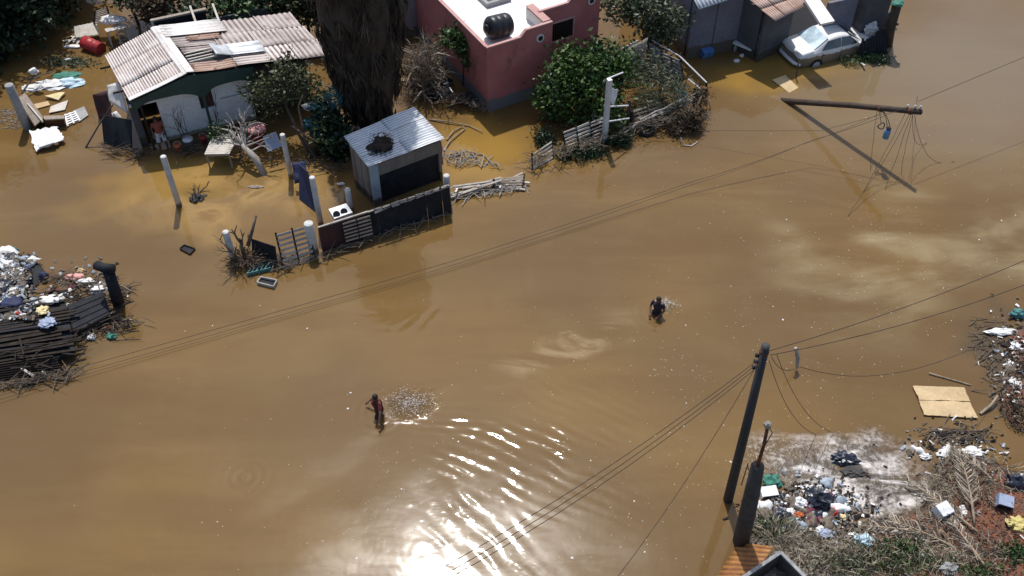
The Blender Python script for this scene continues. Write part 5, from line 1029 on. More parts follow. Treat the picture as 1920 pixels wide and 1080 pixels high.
t = thing('grey_bucket', 'dull grey bucket beside the bright blue crate', 'bucket', G(1297, 98)); MB().tube([G(1300, 97, -.05), G(1295, 88, .35)], [.15, .19], 14).build('shell', M['grey_concrete'], t, True); MB().tube([G(1295, 88, .352), G(1295, 88, .36)], [.15, .14], 12).build('mouth', M['car_dark'], t)
t = thing('metal_bars', 'two bare metal door frames leaning by the grey bucket', 'frame', G(1285, 100))
for a, b in (((1270, 47, 1.5), (1284, 78, .5)), ((1280, 55, 1.3), (1290, 88, .1)), ((1272, 47, 1.5), (1281, 55, 1.35)), ((1277, 70, .7), (1288, 92, .0))): MB().tube([G(*a), G(*b)], .025, 6).build('bar', M['steel'], t)
for i, (px, r_) in enumerate((((1381, 114), (.14, .1, .08)), ((1391, 104), (.1, .1, .07)), ((1455, 92), (.22, .12, .16)))): tag(MB().blob(G(*px, .04), r_, i + 3, .3).build('bag', M[('white_plastic', 'white_cloth', 'grey_concrete')[i]]), ('round white bag floating before the wash basin', 'torn white bag floating behind the round white bag', 'grey sack against the dark porch room')[i], 'bag')
sheet_thing('sunken_board', 'tan board half sunk beside the thin stake before the car', 'board', [(1448, 150, .06), (1472, 141, .05), (1503, 170, -.03), (1482, 176, -.02)], 'tan_board', .03)
tag(MB().tube([G(1491, 154, -.2), G(1497, 118, .75)], .03, 6).build('thin_stake', M['bark']), 'thin dark stake beside the half sunk tan board', 'stake')

# ------------------------------------------------------------------ the car
co = G(1557, 92); ca = math.atan2(1.30, 3.2)
car = thing('parked_car', 'muddy silver white sedan stranded axle deep by the house', 'car', co)
cr3 = Matrix.Rotation(ca, 3, 'Z')                   # its boot points back down the street
def cp(x, y, z): return co + cr3 @ V(x, y, z - .30)
ST = [  # x, half width low, half width belt, z bottom, z belt, roof z, half roof  (front to back)
    (2.15, .58, .62, .30, .62, .66, .55), (2.08, .72, .74, .22, .66, .72, .66), (1.75, .80, .80, .20, .74, .80, .70), (1.30, .82, .82, .20, .80, .87, .73), (.88, .83, .83, .20, .84, .92, .72),
    (.30, .83, .83, .20, .86, 1.30, .56), (-.05, .83, .83, .20, .87, 1.37, .56), (-.60, .83, .83, .20, .88, 1.36, .56), (-1.0, .83, .83, .20, .89, 1.21, .60), (-1.45, .82, .82, .20, .90, .98, .70), (-1.95, .79, .79, .24, .88, .95, .68), (-2.12, .74, .74, .30, .84, .90, .62), (-2.18, .62, .64, .36, .70, .74, .55)]
body = MB(); rings = []
for x, wl2, wb_, zb, zt, zr, wr_ in ST:
    ring = [(wl2 * .9, zb), (wl2, zb + .1), (wb_ + .015, (zb + zt) / 2 + .06), (wb_, zt - .04), (wb_ - .03, zt), (wr_ + .05, zr - .05), (wr_ - .02, zr), (wr_ * .5, zr + .018)]
    full = [(y, z) for y, z in ring] + [(-y, z) for y, z in ring[::-1]]; rings.append([cp(x, y, z) for y, z in full])
nR = len(rings[0])
for r_ in rings: body.v += r_
for i in range(len(rings) - 1):
    for k in range(nR - 1): body.f.append((i * nR + k, i * nR + k + 1, (i + 1) * nR + k + 1, (i + 1) * nR + k))
    body.f.append((i * nR + nR - 1, i * nR, (i + 1) * nR, (i + 1) * nR + nR - 1))
body.f += [tuple(range(nR)), tuple(range((len(rings) - 1) * nR, len(rings) * nR))[::-1]]
bo = body.build('body', M['car_paint'], car, True); bo.data.polygons.foreach_set('use_smooth', [True] * len(bo.data.polygons))
bv = bo.modifiers.new('round', 'SUBSURF'); bv.levels = 1; bv.render_levels = 2
def cpanel(name, m, pts, off=.012, par=None):
    q = [cp(*p) for p in pts]; c = cp(0, 0, .7); n = (q[1] - q[0]).cross(q[2] - q[0]).normalized(); mid_ = sum(q, V(0, 0, 0)) / len(q)
    if n.dot(mid_ - c) < 0: n = -n
    mb = MB(); k = len(q); mb.add([x + n * (off - .02) for x in q] + [x + n * off for x in q], [tuple(range(k)), tuple(range(2 * k - 1, k - 1, -1))] + [(i, (i + 1) % k, (i + 1) % k + k, i + k) for i in range(k)])
    return mb.build(name, M[m], par or car)
cpanel('windshield', 'glass', [(.86, -.68, .935), (.86, .68, .935), (.30, .53, 1.30), (.30, -.53, 1.30)], .03); cpanel('rear_window', 'glass_sky_glare', [(-.74, .53, 1.325), (-.74, -.53, 1.325), (-1.44, -.66, 1.005), (-1.44, .66, 1.005)], .03)
for s_ in (-1, 1):
    cpanel('side_window', 'glass', [(.68, .79 * s_, .93), (-.12, .79 * s_, .935), (-.12, .61 * s_, 1.28), (.30, .61 * s_, 1.26)], .03); cpanel('side_window', 'glass', [(-.18, .79 * s_, .935), (-1.15, .78 * s_, .94), (-.82, .61 * s_, 1.25), (-.18, .61 * s_, 1.28)], .03)
    for x in (.75, -.16, -1.1): MB().beam(cp(x, .847 * s_, .3), cp(x, .847 * s_, .86), .012, .012).build('door_seam', M['car_dark'], car)
    for x in (-.02, -.95): MB().beam(cp(x, .842 * s_, .74), cp(x - .14, .842 * s_, .74), .02, .02).build('handle', M['car_dark'], car)
    MB().box(cp(.70, .88 * s_, .95), (.10, .14, .09), ca).build('mirror', M['car_paint'], car)
    cpanel('headlight', 'lamp', [(2.09, .42 * s_, .54), (2.02, .66 * s_, .55), (2.0, .66 * s_, .68), (2.10, .42 * s_, .66)], .05); cpanel('tail_light', 'red_paint', [(-2.13, .4 * s_, .62), (-2.08, .68 * s_, .62), (-2.06, .68 * s_, .8), (-2.11, .4 * s_, .8)], .04)
    for x in (1.32, -1.32):
        w_ = MB().tube([cp(x, .70 * s_, .3), cp(x, .86 * s_, .3)], [.31, .31], 22).build('wheel', M['rubber'], car); MB().tube([cp(x, .862 * s_, .3), cp(x, .872 * s_, .3)], [.19, .17], 16).build('rim', M['steel'], w_)
cpanel('grille', 'car_dark', [(2.16, -.38, .50), (2.16, .38, .50), (2.13, .38, .66), (2.13, -.38, .66)], .04)
MB().tube([cp(2.02, -.78, .40), cp(2.20, -.55, .40), cp(2.25, 0, .40), cp(2.20, .55, .40), cp(2.02, .78, .40)], [.06, .075, .08, .075, .06], 8).build('bumper', M['white_plastic'], car, True)
MB().tube([cp(-2.08, -.76, .46), cp(-2.24, -.5, .46), cp(-2.26, 0, .46), cp(-2.24, .5, .46), cp(-2.08, .76, .46)], [.06, .08, .08, .08, .06], 8).build('bumper', M['white_plastic'], car, True)
for y in (-.3, .25): MB().beam(cp(.95, y, .955), cp(.62, y + .38, 1.13), .02, .02).build('wiper', M['car_dark'], car)
# leaning trunk post, sheet fence and brush beside the car
lp = thing('dark_post', 'thick dark post with blue rope beside the parked car', 'post', G(1664, 90)); MB().tube([G(1663, 95, -.4), G(1670, 55, 1.0), G(1682, 8, 2.2)], [.22, .19, .2], 10, jag=.05).build('shaft', M['pole_wood'], lp, True)
MB().blob(G(1683, 6, 2.25), (.28, .24, .12), 4, .4).build('top_growth', M['green_rag'], lp); MB().tube(sagline(G(1676, 35, 1.5), G(1684, 45, 1.2), .1, 5), .06, 6).build('rope', M['navy'], lp)
shf = thing('sheet_fence', 'dark corrugated sheet fence between car and thick post', 'fence', G(1640, 100)); MB().corr([G(1612, 82, .75), G(1660, 52, 1.15), G(1664, 106, -.1), G(1614, 116, -.1)], 9, .02, 3, .03).build('sheet', M['black_sheet'], shf, True, .008)
for p in ((1615, 112), (1640, 104)): MB().beam(G(*p, -.2), G(p[0] + 3, p[1] - 40, .95), .07, .07).build('post', M['dark_wood'], shf)
bushy('flotsam_brush', 'greenish brush caught at the foot of the sheet fence', 'brush', G(1640, 112), [(G(1640, 112, .06), (.75, .25, .16)), (G(1600, 118, .05), (.5, .2, .1))], 900, .16, 'mid', (), 8, .12, 90, aspect=.3)
tag(MB().blob(G(1633, 55, .8), (.26, .2, .26), 5, .6, 3, 3).build('white_rag', M['white_cloth']), 'white crumpled rag on top of the sheet fence', 'rag'); tag(MB().tube([G(1614, 118, .03), G(1622, 123, .2)], .04, 6).build('white_pipe', M['white_plastic']), 'short white pipe end before the sheet fence', 'pipe')
# ------------------------------------------------------------------ fallen pole
tip = G(1727, 210, 2.6); bas = G(1478, 190, .05); fp = thing('fallen_pole', 'fallen wooden utility pole slanting up out of the water', 'utility pole', bas)
MB().tube([bas - (tip - bas) * .06, bas.lerp(tip, .5) + EZ * .05, tip], [.125, .115, .105], 12).build('shaft', M['pole_wood'], fp, True)
for u in (.72, .93): c = bas.lerp(tip, u); MB().tube([c - (tip - bas).normalized() * .04, c + (tip - bas).normalized() * .04], [.13, .13], 12).build('band', M['rust'], fp)
for u in (.9, .95, .985): c = bas.lerp(tip, u) + EZ * .13; MB().lathe(c, [(.03, 0), (.05, .05), (.03, .08), (.05, .12), (.02, .15)], 10).build('insulator', M['lamp'], fp)
tf = thing('transformer', 'small blue transformer can dangling under the fallen pole', 'transformer', G(1663, 252, 1.3)); c = G(1663, 250, 1.45); MB().lathe(c, [(.09, -.22), (.12, -.2), (.12, .14), (.09, .18)], 14).build('can', M['blue_can'], tf, True); MB().lathe(c + EZ * .18, [(.08, 0), (.1, .06), (.05, .1)], 12).build('cap', M['black_plastic'], tf)
for a in (-.06, .05): MB().tube(sagline(c + V(a, 0, .26), bas.lerp(tip, .74) - EZ * .1, -.1, 6), .018, 5).build('cable', M['wire'], tf)
tag(MB().tube([G(1652, 236, 1.6) + V(.12 * math.cos(a) * (1 + .1 * math.sin(3 * a)), .05 * math.sin(a * 2), .13 * math.sin(a)) for a in np.linspace(0, 18.8, 60)], .02, 5).build('wire_coil', M['wire']), 'dark coil of wire hanging beside the blue transformer', 'wire coil')
tag(MB().tube(sagline(G(1652, 232, 1.72), bas.lerp(tip, .70), -.08, 6), .016, 5).build('hanging_wire', M['wire']), 'short wire holding the dark wire coil', 'wire')
for i, (u, e, sg) in enumerate(((.93, (1618, 360), .5), (.94, (1660, 355), .3), (.95, (1690, 325), .2), (.96, (1790, 303), .8), (.95, (1738, 268), .6), (.70, (1632, 320), .1), (.90, (1590, 405), .4), (.97, (1720, 180), .0))):
    tag(MB().tube(sagline(bas.lerp(tip, u) - EZ * .1, G(*e, .02), sg, 10, .02), .008, 5).build('hanging_wire', M['wire']), 'loose wire trailing from the fallen pole into the water', 'wire', 'loose wires of the fallen pole')
def wire(label, pts, r=.014, grp=None, name='power_line'):
    P_ = [G(*p) for p in pts]; out = []
    for i in range(len(P_) - 1):
        out += sagline(P_[i], P_[i + 1], pts[i][3] if len(pts[i]) > 3 else 0, 10)[:-1]
    out.append(P_[-1]); mb = MB(); mb.tube([Vector(p[:3]) for p in out], r, 5); return tag(mb.build(name, M['wire']), label, 'power line', grp)
_G = G
def G(px, py, z=0, *a): return _G(px, py, z)
wire('thick power line running taut from the tip of the fallen pole', [(2100, 32, 3.2, 0), (1722, 190, 2.75)], .010)
for lab, pp_, r_ in (('longer slack power line crossing the street low over the water', ((1700, 200, 2.55, .1), (1525, 262, .95, .1), (1300, 340, .38, .05), (850, 489, .22, .02), (500, 590, .22, .02), (-80, 752, .3)), .009), ('thinner slack line beside the longer line low over the water', ((1660, 208, 2.5, .1), (1500, 272, .85, .1), (1280, 352, .3, .05), (850, 497, .16, .02), (480, 604, .16, .02), (-80, 764, .24)), .007)): wire(lab, pp_, r_)
wire('thin wire running level from the fallen pole to the brush heap', [(1690, 205, 2.5), (1540, 245, 1.2), (1310, 245, .5)], .007)
# ------------------------------------------------------------------ standing pole and stub
sp0 = G(1366, 937); spt = G(1436, 648, 6.6); po = thing('utility_pole', 'dark upright wooden utility pole at the bank', 'utility pole', sp0)
MB().tube([sp0 - EZ * .6, sp0.lerp(spt, .5), spt], [.14, .12, .10], 14).build('shaft', M['pole_dark'], po, True); MB().lathe(spt - EZ * .25, [(.115, 0), (.12, .03), (.115, .06)], 14).build('band', M['rust'], po)
for k in range(3): c = spt + V(-.14, 0, -.35 - .22 * k); MB().lathe(c - EZ * .06, [(.03, 0), (.05, .03), (.03, .06), (.05, .09), (.02, .12)], 10).build('insulator', M['black_plastic'], po)
for i, (a, b, s_) in enumerate((((1425, 672, 6.3), (690, 1140, 6.4), .5), ((1424, 679, 6.1), (710, 1145, 6.2), .55), ((1423, 686, 5.9), (740, 1140, 6.0), .6))): wire('power line running from the utility pole past the sun glare', [(*a, s_), b], .009, 'three lines leaving the utility pole')
wire('single thin cable dropping away from the utility pole toward the near shore', [(1416, 690, 5.8, .6), (1120, 1130, 5.0)], .008)
wire('upper power line leaving the utility pole over open water', [(1442, 658, 6.4, .3), (2050, 432, 6.6)], .010); wire('lower power line leaving the utility pole over open water', [(1444, 666, 6.2, .4), (2050, 484, 6.3)], .010)
wire('drooping cable hanging from the utility pole toward the red bank', [(1446, 668, 6.1, .3), (1500, 688, 5.4, .7), (1815, 657, 3.0, .3), (1960, 610, .5)], .008)
wire('inner broken cable falling close beside the utility pole', [(1442, 676, 6.0, .5), (1530, 815, .02)], .008, None, 'hanging_wire'); wire('outer broken cable falling from the utility pole to the froth edge', [(1456, 664, 6.2, .5), (1562, 812, .02)], .008, None, 'hanging_wire')
mb = MB(); mb.tube([G(1492, 652, .9), G(1496, 672, .5), G(1494, 690, .1)], [.05, .07, .04], 6); tag(mb.build('snagged_rag', M['grey_wood']), 'pale snag sticking out of the water behind the utility pole', 'snag')
sb0 = G(1390, 1014); sbt = G(1421, 872, 3.55); sbp = thing('broken_column', 'thick blackened concrete column stub with a rusty pipe', 'column', sb0)
MB().tube([sb0 - EZ * .4, sb0.lerp(sbt, .33), sb0.lerp(sbt, .7), sbt - EZ * .05, sbt], [.215, .21, .2, .17, .1], 12, jag=.06).build('shaft', M['dark_concrete'], sbp, True)
pt = G(1440, 797, 5.3); MB().tube([sbt - EZ * .1, sbt.lerp(pt, .5) + V(.02, 0, 0), pt], [.05, .045, .04], 8, jag=.1).build('pipe', M['rust'], sbp, True); MB().blob(pt, (.09, .08, .11), 3, .6, 2, 3).build('pipe_end', M['grey_wood'], sbp)
MB().tube([pt, pt + V(.16, 0, -.3), pt + V(.1, 0, -.7), pt + V(.02, 0, -1.1)], .012, 5).build('loose_cable', M['wire'], sbp); MB().tube([sbt + V(-.2, 0, -.2), sbt + V(-.26, -.02, .1), sbt + V(-.25, 0, -.9)], .015, 5).build('rebar', M['rust'], sbp)
# half sunk concrete box and an orange sheet added as the water's reflection
cbx = thing('concrete_box', 'open concrete box with pale rim beside the blackened column', 'concrete box', G(1450, 1090)); ap, lf, rg = G(1462, 1040, .75), G(1385, 1092, .7), G(1530, 1110, .7); bkk = lf + rg - ap
for a, b in ((ap, lf), (ap, rg), (lf, bkk), (rg, bkk)): MB().beam(a - EZ * .35, b - EZ * .35, .12, .9).build('wall', M['dark_concrete'], cbx); MB().beam(a + EZ * .125, b + EZ * .125, .09, .05).build('rim', M['grey_concrete'], cbx)
MB().slab([x - EZ * .55 for x in (ap, rg, bkk, lf)], .05).build('floor', M['car_dark'], cbx)
rs_ = thing('reflection_sheet', 'orange corrugated sheet standing in for water reflection beside the concrete box', 'metal sheet', G(1390, 1060)); MB().corr([G(1330, 1100, -.03), G(1385, 1018, -.02), G(1452, 1026, .62), G(1398, 1098, .5)], 9, .02, 4).build('sheet', M['reflection_orange'], rs_, True, .006)

# ------------------------------------------------------------------ rubbish and plants on the bank
def frond(label, a, b, lift, nleaf=46, wide=.55, seed=0):
    p0, p1 = BK(*a), BK(*b); p0.z += .08; p1.z += .12; t = thing('dead_palm_frond', label, 'palm frond', p0); mid_ = p0.lerp(p1, .5) + EZ * lift
    axis = [p0.lerp(mid_, u).lerp(mid_.lerp(p1, u), u) for u in np.linspace(0, 1, 12)]; MB().tube(axis, [.04 - .0028 * i for i in range(12)], 6).build('rachis', M['dry_stick'], t, True)
    rl, wl_ = [], []
    for i in range(nleaf):
        u = .2 + .8 * i / nleaf; k = min(10, int(u * 11)); p = axis[k].lerp(axis[k + 1], u * 11 - k) if k < 11 else axis[-1]; d = (axis[min(11, k + 1)] - axis[k]).normalized(); sx = d.cross(EZ).normalized()
        for s_ in (-1, 1):
            l = wide * (1.1 - .5 * u) * rnd.uniform(.7, 1.2); q1 = p + (sx * s_ * .75 + d * .8).normalized() * l * .6 + EZ * rnd.uniform(-.02, .08); q2 = p + (sx * s_ * .6 + d * 1.0).normalized() * l - EZ * rnd.uniform(.0, .12); rl.append([p, q1, q2]); wl_.append(rnd.uniform(.03, .05))
    ribbons(rl, wl_, 'leaflets', M['frond'], t); return t
frond('dead palm frond standing fanned up beside the froth', (1825, 985), (1790, 845), .45, 60, .6); frond('dead palm frond lying along the red soil edge', (1830, 1000), (1700, 905), .12, 44, .5); frond('dead palm frond flattened toward the green weeds', (1790, 1030), (1650, 970), .10, 40, .5); frond('short dead palm frond at the froth margin', (1720, 1000), (1610, 990), .10, 34, .4); frond('dead palm frond trailing over the red soil', (1845, 1065), (1760, 960), .15, 40, .45); frond('broken dead palm frond beyond the fanned one', (1860, 905), (1790, 852), .2, 34, .4)
def patch(name, label, cat, regions, n, size, leaf, aspect, up, seed, zoff=.03, hgt=.12):
    g = random.Random(seed); P_ = []
    for _ in range(n):
        px, py, sx, sy = g.choice(regions); a = BK(g.gauss(px, sx), g.gauss(py, sy))
        if sdist(a.x, a.y) < -.05: continue
        P_.append((a.x, a.y, a.z + zoff + g.uniform(0, hgt)))
    return stuff(leafmesh(name, np.array(P_), size, L[leaf], None, aspect, up, seed), label, cat)
patch('dry_grass', 'dry straw litter covering the bank', 'grass', [(1500, 1030, 45, 22), (1600, 1040, 60, 25), (1700, 1010, 50, 35), (1760, 920, 25, 30), (1800, 1050, 50, 20), (1830, 900, 40, 30), (1470, 1000, 25, 12)], 7000, .34, 'straw', .06, .05, 101, .02, .09)
patch('dead_leaves', 'brown dead leaves over the red soil', 'leaves', [(1860, 960, 45, 50), (1880, 1040, 40, 30), (1900, 700, 20, 40), (1905, 780, 20, 20), (1560, 1050, 60, 20)], 2200, .13, 'brown', .3, .1, 102)
patch('green_weeds', 'low green weeds in patches on the bank', 'weeds', [(1445, 985, 18, 12), (1640, 1045, 40, 18), (1720, 1055, 30, 14), (1830, 1072, 30, 8), (1900, 1040, 12, 10), (1690, 1030, 25, 12)], 1500, .15, 'mid', .3, .5, 103)
patch('grey_weeds', 'grey green weed mat beside the blackened column', 'weeds', [(1450, 990, 25, 14), (1580, 1060, 40, 12), (1660, 1065, 50, 12)], 1100, .18, 'grey', .2, .4, 104)
TR = [('bag', 'black bin bag slumped on the bank rubbish', 'black_bag', (1532, 940), (.42, .36, .36), .3), ('bag', 'round white bag beside the black bin bag', 'white_plastic', (1499, 946), (.22, .2, .18), .25), ('rag_bundle', 'red rag on the bank rubbish', 'red_rag', (1562, 962), (.16, .16, .13), .6), ('box', 'orange carton beside the round white bag', 'orange', (1497, 968), (.16, .12, .12), .15), ('bag', 'small pale bag before the orange carton', 'white_plastic', (1479, 962), (.17, .14, .12), .3), ('box', 'white box with a blue side before the black bin bag', 'white_plastic', (1537, 996), (.17, .14, .12), .08), ('rag_bundle', 'blue rag under the white box', 'blue_grey', (1547, 1004), (.25, .18, .1), .5), ('bag', 'pale blue plastic bag at the edge of the green weeds', 'pale_blue', (1618, 1016), (.3, .22, .18), .45), ('bag', 'black rag bundle before the small pale bag', 'black_bag', (1465, 968), (.3, .22, .16), .5), ('rag_bundle', 'maroon rag below the black bin bag', 'maroon_rag', (1530, 978), (.32, .2, .12), .5), ('rag_bundle', 'green rag beside the orange carton', 'green_rag', (1482, 978), (.22, .1, .08), .5), ('rag_bundle', 'green rag heap against the blackened column', 'green_rag', (1447, 905), (.3, .25, .15), .6), ('bag', 'white lump at the froth beside the black bin bag', 'white_plastic', (1564, 930), (.15, .12, .1), .3), ('bag', 'silver wrapper beside the red rag', 'steel', (1540, 962), (.22, .12, .08), .5), ('bag', 'cream scrap beside the red rag', 'cream_foam', (1580, 972), (.13, .12, .08), .4), ('net_ball', 'dark blue net ball on the red soil', 'black_bag', (1905, 908), (.38, .3, .26), .5), ('bag', 'yellow plastic bag on the red soil', 'yellow_bag', (1912, 985), (.4, .26, .14), .6), ('rag_bundle', 'white plastic scrap beyond the fanned frond', 'white_plastic', (1822, 850), (.35, .18, .12), .6), ('bag', 'pale scrap at the tip of the fanned frond', 'white_cloth', (1735, 858), (.2, .12, .1), .5), ('rag_bundle', 'white rag on the lying fronds', 'white_cloth', (1805, 958), (.12, .2, .08), .4), ('stone', 'grey stone at the foot of the fronds', 'grey_concrete', (1778, 1068), (.28, .2, .16), .3), ('rag_bundle', 'dark heap surfacing in the froth', 'black_bag', (1582, 862), (.45, .25, .16), .6), ('rag_bundle', 'dark wet lump rising behind the froth', 'dark_concrete', (1600, 885), (.4, .2, .08), .5)]
for i, (nm, lab, m_, px, r_, am) in enumerate(TR):
    p = BK(*px); r_ = V(*r_) * .8; tag(MB().blob(p + EZ * r_[2] * .5, r_, i + 120, max(am, .45) * 1.2, 3, 2.6).build(nm, M[m_], None, False), lab, nm.replace('_', ' '))
def crate(label, px, sz, m, m2, rz, name='crate'):
    p = BK(*px); t = thing(name, label, 'crate', p); MB().box(p + EZ * sz[2] * .5, sz, rz, .2, .1).build('case', M[m], t)
    d = Matrix.Rotation(rz, 3, 'Z') @ V(0, -1, 0); MB().box(p + EZ * sz[2] * .5 + d * (sz[1] / 2 + .012), (sz[0] * .92, .02, sz[2] * .9), rz, .2, .1).build('side', M[m2], t); return t
crate('white foam crate with a blue side on the palm fronds', (1764, 962), (.42, .34, .28), 'white_plastic', 'blue_grey', .5); crate('blue grey plastic box on the red soil', (1880, 946), (.4, .34, .26), 'blue_grey', 'black_plastic', -.3, 'box'); crate('flat black and white case beside the blackened column', (1440, 925), (.5, .3, .14), 'white_plastic', 'black_plastic', .2, 'case')
mbs = {k: MB() for k in ('white_cloth', 'mud_scrap', 'blue_scrap', 'dark_wood', 'white_plastic')}
for i in range(1900):
    mb = mbs[('white_cloth', 'mud_scrap', 'dark_wood', 'blue_scrap', 'mud_scrap', 'dark_wood', 'mud_scrap', 'dark_wood', 'white_plastic', 'mud_scrap', 'mud_scrap', 'dark_wood')[i % 12]]; k = rnd.random()
    px = (rnd.gauss(1520, 48), rnd.gauss(955, 26)) if k < .6 else ((rnd.gauss(1790, 45), rnd.gauss(845, 26)) if k < .75 else ((rnd.gauss(1895, 18), rnd.gauss(690, 50)) if k < .88 else (rnd.gauss(1640, 90), rnd.gauss(1000, 30))))
    p = BK(*px) + EZ * rnd.uniform(.01, .07); a = rnd.uniform(0, 6.3); w_, h_ = rnd.uniform(.02, .10), rnd.uniform(.015, .055); dx, dy = V(math.cos(a), math.sin(a), rnd.uniform(-.5, .5)) * w_, V(-math.sin(a), math.cos(a), rnd.uniform(-.5, .5)) * h_
    b = len(mb.v); mb.v += [p - dx - dy, p + dx - dy * rnd.uniform(.2, 1), p + dx * rnd.uniform(.3, 1) + dy, p - dx + dy * .6, p + EZ * rnd.uniform(0, .05)]; mb.f += [(b, b + 1, b + 4), (b + 1, b + 2, b + 4), (b + 2, b + 3, b + 4), (b + 3, b, b + 4)]
for k, l_ in (('white_cloth', 'white'), ('mud_scrap', 'muddy brown'), ('blue_scrap', 'bluish'), ('dark_wood', 'blackish'), ('white_plastic', 'glossy white')): stuff(mbs[k].build('small_rubbish', M[k]), l_ + ' litter strewn along the bank and the froth', 'rubbish')
bc = thing('plywood_sheet', 'tan plywood sheet with torn edge floating off the red bank', 'board', G(1772, 755)); q = [G(1712, 723, .07), G(1808, 727, .09), G(1833, 784, .06), G(1733, 778, .05)]
MB().cloth([q[0], bil(q, 1, 0), bil(q, 1, .45), bil(q, 0, .5)], 14, 7, .03, 2, 2.2, .012).build('panel', M['tan_board'], bc, False, .025); MB().cloth([bil(q, 0, .51) - EZ * .01, bil(q, 1, .47) - EZ * .01, q[2], q[3]], 14, 7, .03, 5, 2.2, .012).build('panel', M['tan_board'], bc, False, .025)
tag(MB().tube([G(1742, 808, .05), G(1800, 809, .06), G(1838, 808, .06), G(1855, 801, .08)], [.03, .03, .03, .02], 6).build('floating_branch', M['bark']), 'dark branch floating below the tan plywood sheet', 'branch'); tag(MB().tube([G(1742, 700, .03), G(1820, 722, .03)], [.03, .02], 5).build('floating_branch', M['dry_stick']), 'thin pale branch floating beyond the tan plywood sheet', 'branch'); tag(MB().tube([G(1838, 776, .03), G(1858, 760, .15), G(1871, 742, .25)], [.05, .05, .04], 6).build('log', M['dry_stick']), 'pale broken limb between plywood sheet and red bank', 'log')
for lab, px, r_, m_ in (('teal bucket floating beyond the red bank', (1908, 588), (.22, .2, .16), 'teal'), ('long bundle of dirty white plastic on the water at the red bank', (1878, 622), (.5, .14, .08), 'white_plastic'), ('white tub on the red bank', (1908, 652), (.25, .2, .14), 'white_plastic'), ('black tube lying on the red bank', (1915, 640), (.4, .12, .1), 'black_plastic')):
    tag(MB().blob(G(*px, .04 + max(0, r_[2] * .4)), r_, px[0], .4, 3, 2).build('flotsam', M[m_]), lab, 'flotsam')
# ------------------------------------------------------------------ specks on the water, splashes
def specks(name, label, regions, n, smin, smax, m, seed):
    g = random.Random(seed); mb = MB(); B0 = np.array([(1, 0, 0), (.3, .95, 0), (-.8, .6, 0), (-.8, -.6, 0), (.3, -.95, 0), (0, 0, .5)])
    for _ in range(n):
        px, py, sx, sy = g.choice(regions); p = G(g.gauss(px, sx), g.gauss(py, sy))
        if abs(p.x) > 26 or p.y < 8 or sdist(p.x, p.y) > 0: continue
        c1 = mnoise.noise(V(p.x, p.y, 0) * .7)
        if c1 < g.uniform(-.5, .35): continue
        r = smin + (smax - smin) * g.random() ** 4; a = g.uniform(0, 6); e = g.uniform(.5, 1); b = len(mb.v)
        for x, y, z in B0: mb.v.append(p + V((x * math.cos(a) - y * e * math.sin(a)) * r, (x * math.sin(a) + y * e * math.cos(a)) * r, .003 + z * r))
        mb.f += [(b + i, b + (i + 1) % 5, b + 5) for i in range(5)]
    return stuff(mb.build(name, M[m]), label, 'specks')
specks('floating_specks', 'pale specks of scum floating across the street', [(1450, 820, 260, 150), (1700, 420, 200, 140), (1000, 1000, 220, 80), (1250, 720, 200, 100), (1600, 600, 250, 150), (1500, 300, 250, 100), (760, 960, 120, 80)], 6000, .006, .024, 'speck', 5)
specks('floating_foam', 'white flecks of foam floating across the street', [(1450, 800, 250, 150), (900, 1000, 200, 70), (1700, 500, 200, 120), (500, 650, 350, 120)], 260, .010, .045, 'foam_white', 6)
def splash(label, px, n, rx, ry, dens, seed):
    g = random.Random(seed); mb = MB(); c = G(*px)
    for _ in range(n):
        p = c + V(g.gauss(0, rx), g.gauss(0, ry), 0); p.z = abs(g.gauss(0, .06)) + .004; r = g.uniform(.002, .009); mb.blob(p, (r * g.uniform(1, 2.5), r, r * .8), _, .3, 1)
    return stuff(mb.build('splash', M['foam_white']), label, 'splash')
splash('white water splash behind the red topped wader', (770, 757), 800, .36, .24, 0, 1); splash('white water splash around the dark clothed wader', (1248, 572), 360, .2, .13, 0, 2)

def sticks(label, segs, n, m, seed, zmax=.25, lmax=.9, name='flood_drift'):
    g = random.Random(seed); mb = MB()
    for _ in range(n):
        (x0, y0), (x1, y1), sp_ = g.choice(segs); u = g.random(); p = G(x0 + (x1 - x0) * u + g.gauss(0, sp_), y0 + (y1 - y0) * u + g.gauss(0, sp_ * .6), g.uniform(.0, zmax)); a = g.gauss(AX, .8); l = g.uniform(.15, lmax); d = V(math.cos(a), math.sin(a), g.uniform(-.25, .35)) * l * .5
        mid_ = p + V(g.uniform(-.05, .05), g.uniform(-.05, .05), g.uniform(-.03, .05)); mb.tube([p - d, mid_, p + d], [.014, .018, .009], 4, False)
    return stuff(mb.build(name, M[m]), label, 'drift')
sticks('dark sticks drifted against the front fence', [((445, 492), (600, 478), 6), ((600, 478), (845, 398), 4), ((470, 480), (540, 500), 8)], 240, 'branch', 201)
sticks('grey sticks drifted against the broken right fence', [((1000, 300), (1130, 262), 8), ((1130, 258), (1320, 195), 10), ((1180, 120), (1300, 170), 14), ((1200, 235), (1310, 210), 8)], 420, 'branch', 202, .6)
sticks('bleached twigs drifted around the collapsed slat fence', [((845, 372), (985, 345), 6), ((840, 290), (930, 310), 10)], 130, 'grey_wood', 203, .15)
sticks('brown sticks drifted beside the palm and the dead shrub', [((745, 150), (850, 185), 14), ((760, 100), (830, 140), 16), ((850, 180), (915, 205), 6)], 260, 'branch', 204, .5)
sticks('dark sticks drifted under the porch and yard', [((200, 275), (270, 290), 8), ((330, 285), (400, 270), 8), ((440, 290), (500, 300), 14), ((560, 300), (640, 310), 12)], 200, 'bark', 205, .3)
sticks('driftwood splinters around the rubbish raft', [((90, 520), (240, 540), 12), ((130, 630), (260, 600), 10), ((0, 720), (130, 700), 8)], 200, 'branch', 206, .2)
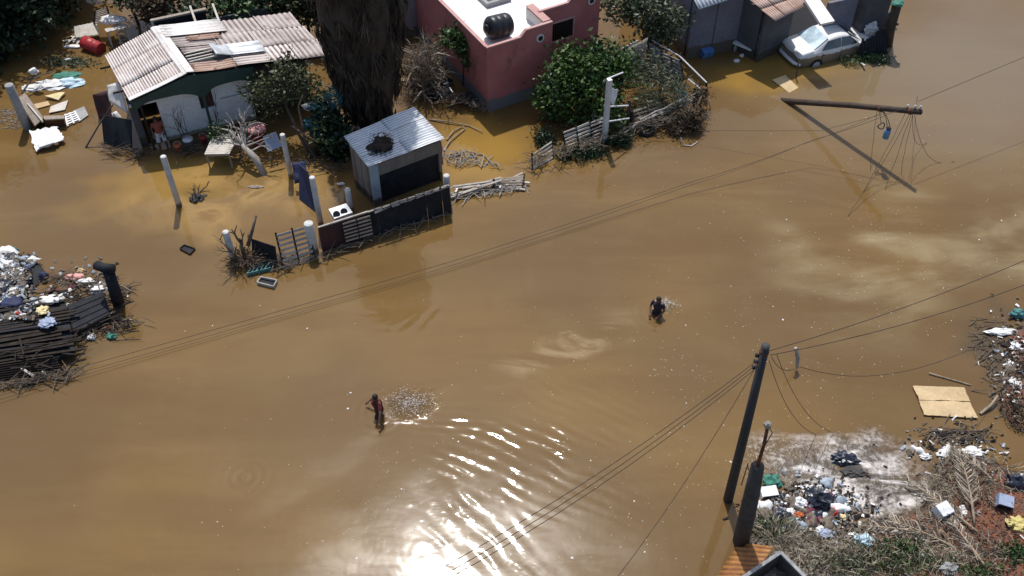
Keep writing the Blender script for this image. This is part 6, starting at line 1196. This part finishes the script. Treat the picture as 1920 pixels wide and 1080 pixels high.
sticks('dark twigs floating along the red bank', [((1840, 600), (1880, 760), 14), ((1730, 810), (1860, 820), 14)], 160, 'branch', 207, .06)

def rags(spots, kinds, where, grp, seed, zf):
    g = random.Random(seed)
    for i, (x, y) in enumerate(spots):
        nm, m_ = kinds[i % len(kinds)]; p = zf(x, y); a = g.uniform(0, 3.1); sx, sy = g.uniform(.14, .34), g.uniform(.10, .24); u, v = V(math.cos(a), math.sin(a), g.uniform(-.25, .25)) * sx, V(-math.sin(a), math.cos(a), g.uniform(-.25, .25)) * sy
        mb = MB().cloth([p - u - v, p + u - v * g.uniform(.5, 1), p + u * g.uniform(.6, 1) + v, p - u + v], 9, 8, .11, i + seed, 5.5, .07, .1)
        tag(mb.build('crumpled_rag', M[m_], None, True, .012), 'crumpled %s rag %s' % (nm, where), 'rag', '%s rags %s' % (nm, grp))
rags([(rnd.gauss(18, 20), rnd.uniform(478, 590)) for _ in range(48)], (('dirty white', 'white_cloth'), ('black', 'black_bag'), ('grey brown', 'mud_scrap'), ('black', 'black_bag'), ('dark blue', 'navy'), ('faded blue', 'blue_scrap'), ('dark brown', 'dark_wood'), ('black', 'black_bag')), 'in the heap on the collapsed hut', 'on the collapsed hut', 301, lambda x, y: G(x, y, .75 if y > 560 else .32))
rags([(rnd.uniform(90, 215), rnd.uniform(505, 560)) for _ in range(10)], (('dirty white', 'white_cloth'), ('grey brown', 'mud_scrap'), ('maroon', 'maroon_rag')), 'floating between hut and black post', 'by the black post', 302, lambda x, y: G(x, y, .08))
rags([(rnd.gauss(1515, 42), rnd.gauss(955, 22)) for _ in range(30)], (('dirty white', 'white_plastic'), ('grey brown', 'mud_scrap'), ('black', 'black_bag'), ('faded blue', 'blue_scrap'), ('maroon', 'maroon_rag'), ('grey brown', 'mud_scrap')), 'in the litter on the bank', 'on the bank litter', 303, lambda x, y: BK(x, y) + EZ * .12)
rags([(rnd.gauss(1790, 40), rnd.gauss(850, 20)) for _ in range(10)] + [(rnd.gauss(1890, 14), rnd.gauss(690, 45)) for _ in range(8)], (('pale grey', 'white_cloth'), ('dark', 'dark_wood'), ('grey brown', 'mud_scrap')), 'in the drift at the red soil', 'at the red soil', 304, lambda x, y: BK(x, y) + EZ * .08)
pallet('slat_pallet', 'grey pallet leaning in the drift below the dry bush', [G(1185, 205, .7), G(1240, 188, .75), G(1246, 232, .0), G(1190, 250, .0)], 2, 6, 'old_wood', .5, jit=.02)
pallet('slat_pallet', 'broken pale pallet leaning on the corrugated fence rail', [G(1240, 95, 1.3), G(1276, 112, 1.2), G(1282, 150, .3), G(1244, 135, .3)], 2, 6, 'grey_wood', .5, jit=.03)
